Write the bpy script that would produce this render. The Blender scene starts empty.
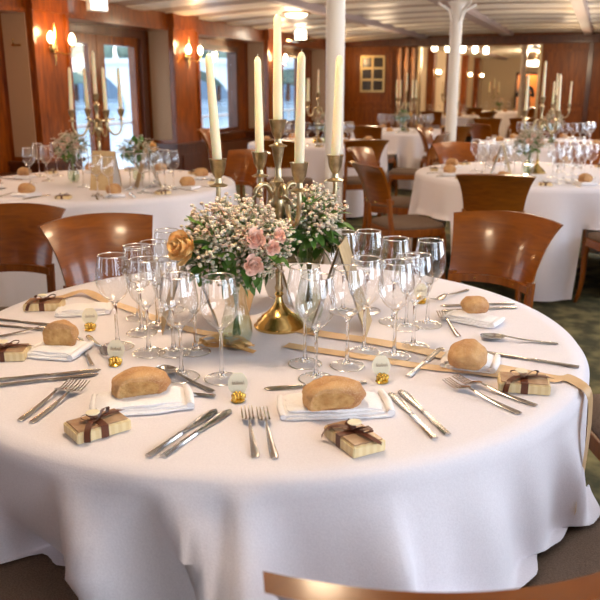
import bpy, bmesh, math, random
from mathutils import Vector, Matrix, noise
random.seed(7)
PI = math.pi
R_ = math.radians
C = bpy.context.scene.collection
YAW = R_(21.1)
CAMZ = 1.387
PITCH = math.atan(215/760)
FPX = 760.0
TZ = 0.756           # top of a dressed table

# ------------------------------------------------------------------ geometry helpers
def at(px, py, z=TZ):
    """point of the level plane z that the camera sees at (px, py)"""
    a = (px-300)/FPX; b = -(py-300)/FPX
    c, s = math.cos(PITCH), math.sin(PITCH)
    dx, dy, dz = a, c+b*s, -s+b*c
    t = (z-CAMZ)/dz
    return Vector((dx*t, dy*t, z))

def rm(u, v, z=0):   # room frame (u across, v along the saloon) to world
    return Vector((math.cos(YAW)*u+math.sin(YAW)*v, -math.sin(YAW)*u+math.cos(YAW)*v, z))

class MB:
    def __init__(s): s.v = []; s.f = []; s.m = []; s.mi = 0
    def add(s, vs, fs):
        o = len(s.v); s.v += [tuple(x) for x in vs]
        for f in fs: s.f.append([i+o for i in f]); s.m.append(s.mi)
        return s
    def box(s, x0, x1, y0, y1, z0, z1):
        v = [(x,y,z) for z in (z0,z1) for y in (y0,y1) for x in (x0,x1)]
        return s.add(v, [(0,2,3,1),(4,5,7,6),(0,1,5,4),(1,3,7,5),(3,2,6,7),(2,0,4,6)])
    def bbox(s, x0, x1, y0, y1, z0, z1, b=.003):
        """box with chamfered edges"""
        bm = bmesh.new(); bmesh.ops.create_cube(bm, size=1)
        for v in bm.verts:
            v.co = Vector((x0+(v.co.x+.5)*(x1-x0), y0+(v.co.y+.5)*(y1-y0), z0+(v.co.z+.5)*(z1-z0)))
        bmesh.ops.bevel(bm, geom=bm.edges[:], offset=b, segments=2, affect='EDGES')
        bm.verts.index_update()
        s.add([v.co[:] for v in bm.verts], [[v.index for v in f.verts] for f in bm.faces]); bm.free()
        return s
    def lathe(s, prof, n=24, c=(0,0,0), cap=False):
        o = []; k = len(prof)
        for r, z in prof:
            for i in range(n):
                a = 2*PI*i/n; o.append((c[0]+r*math.cos(a), c[1]+r*math.sin(a), c[2]+z))
        f = [(j*n+i, j*n+(i+1)%n, (j+1)*n+(i+1)%n, (j+1)*n+i) for j in range(k-1) for i in range(n)]
        if cap: f += [tuple(reversed(range(n))), tuple(range((k-1)*n, k*n))]
        return s.add(o, f)
    def tube(s, pts, rad, n=8, cap=True, flat=1.0, up=Vector((0,0,1))):
        pts = [Vector(p) for p in pts]; k = len(pts)
        if not hasattr(rad, '__len__'): rad = [rad]*k
        o = []
        for i, p in enumerate(pts):
            d = (pts[min(i+1,k-1)]-pts[max(i-1,0)]).normalized()
            u = up if abs(d.dot(up)) < .95 else Vector((0,1,0))
            a = d.cross(u).normalized(); b = a.cross(d).normalized()
            for j in range(n):
                t = 2*PI*j/n; o.append(p+a*math.cos(t)*rad[i]+b*math.sin(t)*rad[i]*flat)
        f = [(i*n+j, i*n+(j+1)%n, (i+1)*n+(j+1)%n, (i+1)*n+j) for i in range(k-1) for j in range(n)]
        if cap: f += [tuple(reversed(range(n))), tuple(range((k-1)*n, k*n))]
        return s.add(o, f)
    def ball(s, c, r, sub=1, sc=(1,1,1), rot=None):
        bm = bmesh.new(); bmesh.ops.create_icosphere(bm, subdivisions=sub, radius=1)
        bm.verts.index_update()
        vs = []
        for v in bm.verts:
            p = Vector((v.co.x*sc[0]*r, v.co.y*sc[1]*r, v.co.z*sc[2]*r))
            if rot is not None: p = rot @ p
            vs.append(p+Vector(c))
        s.add(vs, [[v.index for v in f.verts] for f in bm.faces]); bm.free()
        return s
    def grid(s, fn, nu, nv, wrap=False, thick=None):
        """fn(u,v)->point, with optional thickness vector function"""
        vs = []; m = nu if wrap else nu+1
        for j in range(nv+1):
            for i in range(m): vs.append(Vector(fn(i/nu, j/nv)))
        F = []
        for j in range(nv):
            for i in range(nu):
                a = j*m+i; b = j*m+(i+1)%m if wrap else j*m+i+1
                F.append((a, b, b+m, a+m))
        if thick is None: return s.add(vs, F)
        k = len(vs)
        w2 = [v+Vector(thick) for v in vs] if not callable(thick) else [vs[j*m+i]+Vector(thick(i/nu, j/nv)) for j in range(nv+1) for i in range(m)]
        F2 = [tuple(k+x for x in reversed(f)) for f in F]
        E = []
        if not wrap:
            for i in range(nu):
                E.append((i+1, i, k+i, k+i+1)); t = nv*m
                E.append((t+i, t+i+1, k+t+i+1, k+t+i))
            for j in range(nv):
                E.append((j*m, (j+1)*m, k+(j+1)*m, k+j*m)); q = j*m+nu
                E.append((q+m, q, k+q, k+q+m))
        return s.add(vs+w2, F+F2+E)
    def build(s, name, mat, parent=None, smooth=True, angle=40, loc=(0,0,0), rotz=0):
        me = bpy.data.meshes.new(name); me.from_pydata([tuple(x) for x in s.v], [], s.f)
        mats = mat if isinstance(mat, (list, tuple)) else [mat]
        for q in mats: me.materials.append(q)
        if len(mats) > 1: me.polygons.foreach_set('material_index', s.m)
        me.validate(); me.update()
        bm = bmesh.new(); bm.from_mesh(me)
        bmesh.ops.recalc_face_normals(bm, faces=bm.faces[:])
        if smooth:
            ca = math.radians(angle)
            for e in bm.edges:
                if len(e.link_faces) == 2 and e.calc_face_angle(0) > ca: e.smooth = False
            for f in bm.faces: f.smooth = True
        bm.to_mesh(me); bm.free()
        o = bpy.data.objects.new(name, me); C.objects.link(o)
        o.location = loc; o.rotation_euler = (0,0,rotz)
        if parent: o.parent = parent
        return o

def tag(o, label, cat, group=None, kind=None):
    o['label'] = label; o['category'] = cat
    if group: o['group'] = group
    if kind: o['kind'] = kind
    return o
def thing(name, label, cat, loc=(0,0,0), rotz=0, group=None):
    o = bpy.data.objects.new(name, None); C.objects.link(o); o.empty_display_size = .05
    o.location = loc; o.rotation_euler = (0,0,rotz)
    return tag(o, label, cat, group)
def struct(o): o['kind'] = 'structure'; return o
def room(mb, name, mat, **k):
    return struct(mb.build(name, mat, rotz=-YAW, **k))
def kids(o): return [c for c in bpy.data.objects if c.parent == o]
def copy_tree(o, parent=None, _ch=None):
    c = o.copy(); C.objects.link(c)
    if parent: c.parent = parent
    for ch in (o.get('_x') or []): pass
    for ch in o.children: copy_tree(ch, c)
    return c
used = set()
def place(proto, loc, rotz=0, label=None, group=None, scale=None, tilt=None):
    """the first call moves the prototype, later ones copy it with all its parts"""
    if proto.name in used: o = copy_tree(proto)
    else: used.add(proto.name); o = proto
    if 'group' in o: del o['group']
    o.location = loc; o.rotation_euler = (tilt[0], tilt[1], rotz) if tilt else (0,0,rotz)
    o.scale = (scale,)*3 if scale else (1,1,1)
    if label: o['label'] = label
    if group: o['group'] = group
    return o

# ------------------------------------------------------------------ materials
def mat(name, col=(.8,.8,.8), rough=.5, metal=0, **k):
    m = bpy.data.materials.new(name); m.use_nodes = True
    b = m.node_tree.nodes['Principled BSDF']
    b.inputs['Base Color'].default_value = (*col, 1)
    b.inputs['Roughness'].default_value = rough; b.inputs['Metallic'].default_value = metal
    for q, v in k.items():
        b.inputs[q.replace('_', ' ')].default_value = v
    return m
def N(m, t, **k):
    n = m.node_tree.nodes.new(t)
    for q, v in k.items(): setattr(n, q, v)
    return n
def link(m, a, b): m.node_tree.links.new(a, b)
def varied(name, c1, c2, rough=.5, scale=(1,1,1), nscale=8, detail=6, bump=0, contrast=(.35,.65), metal=0, dist=0, **k):
    """noise-blended procedural colour with optional bump"""
    m = mat(name, c1, rough, metal, **k); b = m.node_tree.nodes['Principled BSDF']
    tc = N(m, 'ShaderNodeTexCoord'); mp = N(m, 'ShaderNodeMapping'); mp.inputs['Scale'].default_value = scale
    no = N(m, 'ShaderNodeTexNoise'); no.inputs['Scale'].default_value = nscale; no.inputs['Detail'].default_value = detail
    no.inputs['Distortion'].default_value = dist
    cr = N(m, 'ShaderNodeValToRGB'); e = cr.color_ramp.elements
    e[0].position, e[1].position = contrast; e[0].color = (*c1,1); e[1].color = (*c2,1)
    link(m, tc.outputs['Object'], mp.inputs['Vector']); link(m, mp.outputs[0], no.inputs['Vector'])
    link(m, no.outputs['Fac'], cr.inputs['Fac']); link(m, cr.outputs[0], b.inputs['Base Color'])
    if bump:
        bp = N(m, 'ShaderNodeBump'); bp.inputs['Strength'].default_value = bump; bp.inputs['Distance'].default_value = .01
        link(m, no.outputs['Fac'], bp.inputs['Height']); link(m, bp.outputs[0], b.inputs['Normal'])
    return m
def stripes(name, c1, c2, scale, axis=(1,0,0), rough=.6, lo=.4, hi=.6):
    m = mat(name, c1, rough); b = m.node_tree.nodes['Principled BSDF']
    tc = N(m, 'ShaderNodeTexCoord'); sp = N(m, 'ShaderNodeSeparateXYZ'); link(m, tc.outputs['Object'], sp.inputs[0])
    ad = N(m, 'ShaderNodeMath', operation='ADD'); link(m, sp.outputs[0], ad.inputs[0]); link(m, sp.outputs[1], ad.inputs[1])
    mu = N(m, 'ShaderNodeMath', operation='MULTIPLY'); mu.inputs[1].default_value = scale; link(m, ad.outputs[0], mu.inputs[0])
    si = N(m, 'ShaderNodeMath', operation='SINE'); link(m, mu.outputs[0], si.inputs[0])
    cr = N(m, 'ShaderNodeValToRGB'); e = cr.color_ramp.elements
    e[0].position, e[1].position = lo, hi; e[0].color = (*c1,1); e[1].color = (*c2,1)
    ma = N(m, 'ShaderNodeMapRange'); ma.inputs[1].default_value = -1; link(m, si.outputs[0], ma.inputs[0])
    link(m, ma.outputs[0], cr.inputs['Fac']); link(m, cr.outputs[0], b.inputs['Base Color'])
    return m
def emit(name, col, st):
    m = bpy.data.materials.new(name); m.use_nodes = True; nt = m.node_tree
    b = nt.nodes['Principled BSDF']; b.inputs['Base Color'].default_value = (*col,1)
    b.inputs['Emission Color'].default_value = (*col,1); b.inputs['Emission Strength'].default_value = st
    return m
def thin_glass(name, tint=(1,1,1), lo=.05, hi=.75, pw=2.6, rough=.0):
    """thin clear glass wall: clear face-on, reflecting towards its rims"""
    m = bpy.data.materials.new(name); m.use_nodes = True; nt = m.node_tree; nt.nodes.clear()
    out = N(m, 'ShaderNodeOutputMaterial'); mx = N(m, 'ShaderNodeMixShader')
    tr = N(m, 'ShaderNodeBsdfTransparent'); tr.inputs[0].default_value = (*tint,1)
    gl = N(m, 'ShaderNodeBsdfGlossy'); gl.inputs['Roughness'].default_value = rough
    gl.inputs['Color'].default_value = (.95,.96,.97,1)
    lw = N(m, 'ShaderNodeLayerWeight'); lw.inputs['Blend'].default_value = .5
    po = N(m, 'ShaderNodeMath', operation='POWER'); po.inputs[1].default_value = pw
    mr = N(m, 'ShaderNodeMapRange'); mr.inputs[3].default_value = lo; mr.inputs[4].default_value = hi
    link(m, lw.outputs['Facing'], po.inputs[0]); link(m, po.outputs[0], mr.inputs[0]); link(m, mr.outputs[0], mx.inputs[0])
    link(m, tr.outputs[0], mx.inputs[1]); link(m, gl.outputs[0], mx.inputs[2]); link(m, mx.outputs[0], out.inputs[0])
    return m

WOODC = dict(Coat_Weight=.5, Coat_Roughness=.15, Specular_IOR_Level=.3)
M = {}
M['wood'] = varied('mahogany_panelling', (.095,.016,.001), (.29,.066,.003), .28, (3,3,.35), 9, 8, 0, (.3,.7), dist=1.2, **WOODC)
M['wood_dark'] = varied('dark_mahogany', (.045,.011,.004), (.12,.030,.008), .35, (3,3,.35), 9, 8, 0, (.3,.7), dist=1.2, **WOODC)
M['wood_back'] = varied('rear_bulkhead_wood', (.12,.027,.002), (.30,.080,.005), .45, (4,4,.3), 9, 8, 0, (.3,.7), dist=1, Coat_Weight=.15, Coat_Roughness=.3, Specular_IOR_Level=.25)
M['chair'] = varied('cherry_chair_wood', (.16,.036,.001), (.26,.069,.002), .28, (1,1,6), 7, 8, 0, (.3,.72), dist=1.0, Coat_Weight=.5, Coat_Roughness=.12, Specular_IOR_Level=.3)
M['chair_frame'] = varied('cherry_chair_frame', (.17,.040,.003), (.30,.085,.005), .35, (6,6,1), 7, 6, 0, (.3,.72), Coat_Weight=.35, Coat_Roughness=.15, Specular_IOR_Level=.3)
M['seat'] = varied('taupe_seat_fabric', (.125,.075,.045), (.20,.125,.078), .85, (1,1,1), 320, 2, .25)
M['fabric_panel'] = stripes('striped_wall_cloth', (.50,.33,.20), (.34,.20,.11), 260, rough=.8)
M['cloth'] = varied('white_table_linen', (.775,.71,.73), (.83,.765,.785), .75, (1,1,1), 300, 3, .06, Sheen_Weight=.15)
M['napkin'] = varied('white_napkin_cotton', (.86,.82,.82), (.90,.87,.87), .8, (1,1,1), 200, 3, .1)
M['carpet'] = varied('olive_patterned_carpet', (.055,.050,.018), (.22,.18,.07), .95, (1,1,1), 7, 5, .3, (.42,.66))
M['ceiling'] = varied('darker_ceiling_planks', (.40,.30,.23), (.46,.35,.27), .45, (1,1,1), 3, 4, 0)  # darker than the ribs, so the gaps between them show
M['rib'] = mat('white_gloss_ceiling_rib', (.92,.85,.72), .35)
M['beam'] = mat('mauve_deck_beam', (.44,.34,.32), .45)
M['column'] = mat('cream_gloss_column', (.82,.76,.68), .3)
M['brass'] = varied('antique_brass', (.60,.40,.13), (.76,.54,.22), .22, (1,1,1), 40, 4, .04, metal=1)
M['bronze'] = varied('old_silvered_brass', (.36,.27,.15), (.56,.44,.26), .3, (1,1,1), 60, 4, .05, metal=1)
M['gold'] = mat('gold_leaf_metal', (.70,.47,.12), .25, 1)
M['steel'] = mat('polished_cutlery_steel', (.62,.59,.56), .16, 1)
M['candle'] = mat('ivory_candle_wax', (.84,.74,.47), .45, Subsurface_Weight=.35, Subsurface_Scale=.02)
M['wick'] = mat('white_wick', (.8,.75,.6), .8)
M['glass'] = thin_glass('clear_wine_glass', (.985,.99,.995), .07, .98, 2.3, .02)
M['glass_stem'] = thin_glass('solid_glass_stem', (.98,.985,.985), .06, .55, 3.0)
M['glass_solid'] = mat('solid_stem_glass', (1,1,1), 0, Transmission_Weight=1, IOR=1.45)
M['rim'] = thin_glass('glass_rim', (1,1,1), .45, .95, 1.0)
M['vase'] = thin_glass('clear_vase_glass', (.93,.96,.93), .06, .7, 2.2)
M['pane'] = thin_glass('window_pane_glass', (.97,.98,.98), .04, .5, 4)
M['water'] = thin_glass('vase_water', (.85,.88,.78), .03, .4, 2.5)
def bread_mat():
    m = varied('bread_crust', (.66,.38,.15), (.33,.11,.022), .7, (1,1,1), 16, 6, .35, (.3,.72))
    b = m.node_tree.nodes['Principled BSDF']; cr = [n for n in m.node_tree.nodes if n.type == 'VALTORGB'][0]
    no = N(m, 'ShaderNodeTexNoise'); no.inputs['Scale'].default_value = 55; no.inputs['Detail'].default_value = 5
    rp = N(m, 'ShaderNodeValToRGB'); rp.color_ramp.elements[0].position = .52; rp.color_ramp.elements[1].position = .72
    mx = N(m, 'ShaderNodeMixRGB'); mx.inputs[2].default_value = (.72,.50,.29,1)
    link(m, no.outputs['Fac'], rp.inputs[0]); link(m, rp.outputs[0], mx.inputs[0])
    link(m, cr.outputs[0], mx.inputs[1]); link(m, mx.outputs[0], b.inputs['Base Color']); return m
M['bread'] = bread_mat()
M['crumb'] = varied('bread_crumb', (.62,.38,.15), (.46,.23,.07), .9, (1,1,1), 60, 5, .5)
M['boxwood'] = stripes('pale_wooden_box_side', (.74,.56,.29), (.80,.64,.36), 420, rough=.5, lo=.2, hi=.8)
M['boxlid'] = varied('box_lid_window', (.36,.20,.11), (.55,.37,.22), .25, (1,1,1), 28, 4, 0)
M['ribbon_brown'] = mat('chocolate_satin_ribbon', (.11,.028,.010), .4)
M['ribbon_tan'] = varied('tan_satin_ribbon', (.58,.36,.17), (.74,.50,.27), .35, (1,1,1), 12, 3)
M['ribbon_gold'] = varied('orange_gold_satin', (.68,.33,.09), (.85,.52,.20), .28, (1,1,1), 18, 3)
M['tag'] = mat('cream_paper_tag', (.84,.74,.52), .6)
M['card'] = mat('ivory_place_card', (.90,.80,.58), .6)
M['ink'] = mat('brown_ink', (.25,.14,.08), .6)
M['kraft'] = varied('kraft_menu_card', (.50,.33,.15), (.58,.40,.20), .6, (1,1,1), 30, 3)
M['menu_white'] = mat('menu_inner_paper', (.84,.79,.72), .6)
M['breath'] = varied('gypsophila_petals', (.76,.68,.53), (.62,.48,.36), .8, (1,1,1), 30, 2, Subsurface_Weight=.2, Subsurface_Scale=.01)
M['leaf'] = varied('bouquet_leaf', (.035,.105,.014), (.13,.25,.035), .45, (1,1,1), 20, 3)
M['stem'] = varied('flower_stem', (.10,.17,.05), (.19,.24,.08), .5, (1,1,1), 20, 3)
M['rose_orange'] = varied('orange_rose_petals', (.86,.46,.14), (.94,.68,.30), .6, (1,1,1), 40, 2)
M['rose_pink'] = varied('pink_rose_petals', (.90,.56,.44), (.94,.72,.60), .6, (1,1,1), 40, 2)
M['bulb'] = emit('sconce_bulb_glass', (1,.78,.45), 26)
M['lamp'] = emit('ceiling_lamp_glass', (1,.86,.66), 9)
M['lamp_room'] = emit('small_lamp_glass', (1,.82,.55), 14)
M['sign'] = emit('lit_sign_panel', (1,.98,.9), 2.2)
M['cream_wall'] = mat('cream_wall', (.72,.57,.38), .7)
M['orange_wall'] = mat('orange_lit_corridor', (.70,.26,.06), .7)
M['suit'] = mat('dark_suit', (.02,.02,.028), .7)
M['skin'] = mat('skin', (.55,.32,.22), .55)
M['hair'] = mat('dark_hair', (.03,.018,.012), .6)
M['grey'] = mat('dark_picture_pane', (.045,.035,.025), .2)
M['gilt'] = mat('gilt_frame', (.55,.42,.20), .4, .6)
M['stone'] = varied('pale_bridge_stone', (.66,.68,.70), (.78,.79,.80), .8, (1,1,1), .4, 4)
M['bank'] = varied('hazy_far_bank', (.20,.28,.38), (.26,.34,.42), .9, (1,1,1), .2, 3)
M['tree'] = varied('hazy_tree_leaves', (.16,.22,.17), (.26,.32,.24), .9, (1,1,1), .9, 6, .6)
M['river'] = varied('river_water', (.42,.52,.62), (.62,.72,.80), .15, (1,.3,1), .25, 4, .25)
M['white_rail'] = mat('white_deck_rail', (.8,.8,.8), .4)

# ------------------------------------------------------------------ room shell (u across, v along)
UL, UP, UR = -5.14, -4.78, 1.45      # window plane, pillar fronts, right wall
V0, VB, VE = -4.0, 14.9, 28.0        # wall behind the camera, rear bulkhead, end of the mirrored room
UC = -1.72
def zc(u): return 2.31 - .0115*(u-UC)**2
room(MB().box(UL-.2, UR+.2, V0-.2, VE+.4, -.08, 0), 'floor', M['carpet'])
# ceiling: cambered planking, transverse ribs, two fore-and-aft beams
mb = MB()
def cf(a, b): u = UL-.2+a*(UR-UL+.4); return (u, V0-.2+b*(VE-V0+.6), zc(u))
mb.grid(cf, 24, 1, thick=(0,0,.1)); room(mb, 'ceiling', M['ceiling'])
mb = MB(); v = V0+.2
while v < VE:
    mb.grid(lambda a, b, v=v: ((UL+.25)+a*(UR-UL-.3), v+b*.44, zc((UL+.25)+a*(UR-UL-.3))-.020+.014*abs(2*b-1)**3), 20, 8, thick=(0,0,.03)); v += .80
room(mb, 'trim_1', M['rib'])
for i, u in enumerate((-3.25, UC, -.35)):
    w = .10 if i == 1 else .075
    room(MB().bbox(u-w, u+w, V0, VE, zc(u)-.075, zc(u)+.03, .015), 'trim_%d' % (i+2), M['beam'])
# left (window) wall at UL with openings
WIN = [(-3.2,-1.75,.75,1.9), (-.45,1.0,.75,1.9), (2.2,3.65,.75,1.9), (6.45,8.05,.18,1.91), (9.15,10.66,.75,1.9), (11.95,13.38,.75,1.9)]
def wall_with_openings(ua, ub, v0, v1, wins, top=2.4):
    mb = MB(); c = v0
    for (a, b, z0, z1) in wins:
        mb.box(ua, ub, c, a, 0, top); mb.box(ua, ub, a, b, 0, z0); mb.box(ua, ub, a, b, z1, top); c = b
    return mb.box(ua, ub, c, v1, 0, top)
room(wall_with_openings(UL-.14, UL, V0, VB, WIN), 'wall_left', M['wood'], smooth=False)
for i, (a, b, z0, z1) in enumerate(WIN):
    if i == 3: continue
    f = MB(); w = .055; x0, x1 = UL-.10, UL+.035
    f.box(x0,x1,a-.02,a+w,z0-.02,z1+.02).box(x0,x1,b-w,b+.02,z0-.02,z1+.02).box(x0,x1,a+w,b-w,z1-w,z1+.02).box(x0,x1,a+w,b-w,z0-.02,z0+w*.6)
    wn = struct(bpy.data.objects.new('window_%d' % (i+1), None)); C.objects.link(wn); wn.rotation_euler = (0,0,-YAW)
    f.build('window_frame', M['wood_dark'], wn, smooth=False)
    MB().box(UL-.05,UL-.044,a+w,b-w,z0+w*.6,z1-w).build('window_pane', M['pane'], wn, smooth=False)
    MB().bbox(UL+.036,UL+.13,a-.05,b+.05,z0-.05,z0-.021,.006).build('window_sill', M['wood_dark'], wn)
# the double door between the first two pillars
dr = struct(bpy.data.objects.new('door_1', None)); C.objects.link(dr); dr.rotation_euler = (0,0,-YAW)
a, b, z0, z1 = WIN[3]
MB().box(UL-.1,UL+.05,a-.08,a,0,2.0).box(UL-.1,UL+.05,b,b+.1,0,2.0).box(UL-.1,UL+.05,a,b,z1+.0,2.0).build('door_frame', M['wood_dark'], dr, smooth=False)
for k, (p, q) in enumerate(((a+.005, 7.235), (7.245, b-.005))):
    w = .145 if k == 0 else .13
    L_ = (p+.08 if k == 0 else p+w, q-w if k == 0 else q-.075)
    leaf = MB().box(UL-.06,UL,p,L_[0],.02,z1).box(UL-.06,UL,L_[1],q,.02,z1).box(UL-.06,UL,L_[0],L_[1],z1-.1,z1).box(UL-.06,UL,L_[0],L_[1],.02,.42).build('door_leaf', M['wood'], dr, smooth=False)
    MB().box(UL-.035,UL-.029,L_[0],L_[1],.42,z1-.1).build('door_pane', M['pane'], leaf, smooth=False)
    MB().tube([(UL+.0,(7.16,7.32)[k],1.02),(UL+.045,(7.16,7.32)[k],1.02),(UL+.05,(7.06,7.42)[k],1.02)], .009).build('door_handle', M['brass'], leaf)
# pillars with cloth-covered cheeks, dado and sconce
PIL = [(-1.7,-1.15), (1.1,1.65), (4.2,4.75), (5.78,6.30), (8.22,8.86), (11.0,11.6), (13.8,14.4)]
for i, (a, b) in enumerate(PIL):
    z1 = zc(UP)+.02
    mb = MB().box(UL, UP, a, b, .70, z1)
    room(mb, 'trim_%d' % (10+i), M['wood'], smooth=False)
    mb = MB().box(UL, UP+.03, a-.03, b+.03, 0, .66).bbox(UL, UP+.06, a-.06, b+.06, .66, .70, .008)
    mb.bbox(UP+.03, UP+.045, a+.08, b-.08, .12, .56, .006).bbox(UL+.1, UP-.06, a-.045, a-.03, .12, .56, .006)
    room(mb, 'trim_%d' % (20+i), M['wood_dark'], smooth=False)
    # raised mouldings on the front face, cloth on the near cheek
    mb = MB().bbox(UP, UP+.02, a, a+.05, .70, z1-.2, .005).bbox(UP, UP+.02, b-.05, b, .70, z1-.2, .005).bbox(UP, UP+.03, a, b, z1-.2, z1-.02, .008)
    room(mb, 'trim_%d' % (30+i), M['wood'], smooth=False)
    room(MB().box(UL+.05, UP-.05, a-.008, a, .74, z1-.22), 'trim_%d' % (40+i), M['fabric_panel'], smooth=False)
# header boxes above the windows, with a moulded lower edge
ends = [(V0, -1.7), (-1.15,1.1), (1.65,4.2), (4.75,5.78), (6.30,8.22), (8.86,11.0), (11.6,13.8), (14.4,VB)]
for i, (a, b) in enumerate(ends):
    room(MB().box(UL, UP-.06, a, b, 2.03, zc(UP)+.03).bbox(UL, UP-.03, a, b, 2.0, 2.045, .01), 'trim_%d' % (50+i), M['wood'], smooth=False)
    room(MB().bbox(UL, UL+.16, a+.03 if i else a, b-.03, .0, .60, .008), 'trim_%d' % (60+i), M['wood_dark'], smooth=False) if i not in (4,) else None
# right wall, windows behind and beside the camera
WR = [(-3.0,-1.2,.8,1.95), (-.6,1.2,.8,1.95), (1.9,3.7,.8,1.95), (4.5,6.3,.8,1.95), (7.1,8.9,.8,1.95), (9.7,11.5,.8,1.95)]
room(wall_with_openings(UR, UR+.14, V0, VE, WR), 'wall_right', M['wood'], smooth=False)
for i, (a, b, z0, z1) in enumerate(WR):
    w = .06; x0, x1 = UR-.03, UR+.1; mid = (a+b)/2
    wn = struct(bpy.data.objects.new('window_%d' % (i+11), None)); C.objects.link(wn); wn.rotation_euler = (0,0,-YAW)
    MB().box(x0,x1,a-.02,a+w,z0,z1).box(x0,x1,b-w,b+.02,z0,z1).box(x0,x1,a+w,b-w,z1-w,z1).box(x0,x1,a+w,b-w,z0,z0+w).box(x0,x1,mid-.03,mid+.03,z0+w,z1-w).build('window_frame', M['wood_dark'], wn, smooth=False)
# wall behind the camera with a broad window
room(MB().box(UL,-4,V0-.14,V0,0,2.4).box(1.0,UR,V0-.14,V0,0,2.4).box(-4,1.0,V0-.14,V0,0,.8).box(-4,1.0,V0-.14,V0,2.0,2.4).box(-4,-2.4,V0-.14,V0,.8,2.0).box(-.9,1.0,V0-.14,V0,.8,2.0), 'wall_front', M['wood'], smooth=False)
# rear bulkhead cut open at its mirror; a built room stands for the reflection
Cs = -4.78                                    # s along the bulkhead = u - Cs
O1, O2 = Cs+1.45, Cs+3.66
mb = MB().box(UL,O1,VB,VB+.12,0,2.4).box(O2,UR,VB,VB+.12,0,2.4).box(O1,O2,VB,VB+.12,2.08,2.4)
room(mb, 'wall_back', M['wood_back'], smooth=False)
mb = MB()
for (a, b) in ((UL+.38,O1-.5), (O2+.06,O2+.78), (O2+.90,O2+1.7)):
    for (z0, z1) in ((.12,.95), (1.02,2.0)):
        w = .05
        mb.bbox(a,b,VB-.025,VB,z0,z0+w,.006).bbox(a,b,VB-.025,VB,z1-w,z1,.006).bbox(a,a+w,VB-.025,VB,z0+w,z1-w,.006).bbox(b-w,b,VB-.025,VB,z0+w,z1-w,.006)
room(mb, 'trim_70', M['wood_back'])
room(MB().bbox(O2+.80,O2+.88,VB-.06,VB,0,2.1,.01), 'trim_71', M['wood_dark'])
room(MB().bbox(UL,UR,VB-.10,VB,2.10,2.24,.02), 'trim_72', M['wood_dark'])
room(MB().bbox(O1-.02,O1+.03,VB-.03,VB+.13,0,2.09,.008).bbox(O2-.03,O2+.02,VB-.03,VB+.13,0,2.09,.008), 'trim_73', M['bronze'])
mb = MB()
for k in range(3):
    a = O1-.42+k*.135; mb.tube([(a+.06,VB-.06,.3),(a+.06,VB-.06,2.06)], .062, 16)
room(mb, 'trim_74', mat('polished_bronze_pilaster', (.34,.17,.08), .28, 1))
# mirror reflection built as a room: left wall with pillars, end wall, lit doorway
UF = -4.0
room(MB().box(UF-.12,UF,VB+.12,VE,0,2.4), 'wall_mirrored_left', M['cream_wall'], smooth=False)
for i, v in enumerate((16.4,18.8,21.2,23.6,26.0)):
    room(MB().bbox(UF,UF+.16,v,v+.34,0,2.28,.01), 'trim_%d' % (80+i), M['wood'])
D0, D1 = -2.80, -2.10
room(MB().box(UF,D0,VE,VE+.12,0,2.4).box(D1,UR,VE,VE+.12,0,2.4).box(D0,D1,VE,VE+.12,1.72,2.4), 'wall_mirrored_end', M['cream_wall'], smooth=False)
room(MB().box(D0-.4,D1+.4,VE+.6,VE+.7,0,2.4), 'wall_mirrored_corridor', M['orange_wall'], smooth=False)
room(MB().bbox(D0-.06,D0,VE-.04,VE,0,1.78,.008).bbox(D1,D1+.06,VE-.04,VE,0,1.78,.008).bbox(D0-.06,D1+.06,VE-.04,VE,1.72,1.80,.008), 'trim_90', M['wood_dark'])

# columns
def column(v, u, label):
    t = thing('round_column', label, 'column', rm(u, v, 0), -YAW, None); t['kind'] = 'structure'; del t['category']
    z1 = zc(u)-.075
    MB().lathe([(.095,0),(.095,.03),(.07,.07),(.0625,.10),(.0625,z1-.06),(.08,z1-.03),(.1,z1-.001)], 28, cap=True).build('shaft', M['column'], t)
    for a in range(4):
        q = a*PI/2+PI/4; c, s = math.cos(q), math.sin(q)
        MB().tube([(c*.06,s*.06,z1-.20),(c*.10,s*.10,z1-.09),(c*.24,s*.24,z1-.02)], [.012,.014,.016]).build('bracket', M['column'], t)
column(5.03, -1.69, 'white round column rising behind the centre table candles')
column(8.62, -1.54, 'white round column beside the right-hand table')
column(17.2, -1.62, 'slim column in the mirrored room by the lit doorway')

# framed six-pane panel on the rear bulkhead
t = thing('picture_frame', 'gilt framed panel of six dark square panes on the rear wood wall', 'picture', rm(Cs+.55, VB-.002, 0), -YAW)
mb = MB(); zz = [1.27,1.485,1.70,1.915]; xx = [-.225,0,.225]
for x in xx: mb.bbox(x-.02,x+.02,-.035,0,1.25,1.935,.004)
for z in zz: mb.bbox(-.245,.245,-.036,0,z-.02,z+.02,.004)
mb.build('frame', M['gilt'], t)
for a in (-.1125,.1125):
    for b in (1.378,1.593,1.808): MB().box(a-.092,a+.092,-.02,-.004,b-.087,b+.087).build('pane', M['grey'], t, smooth=False)

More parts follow.
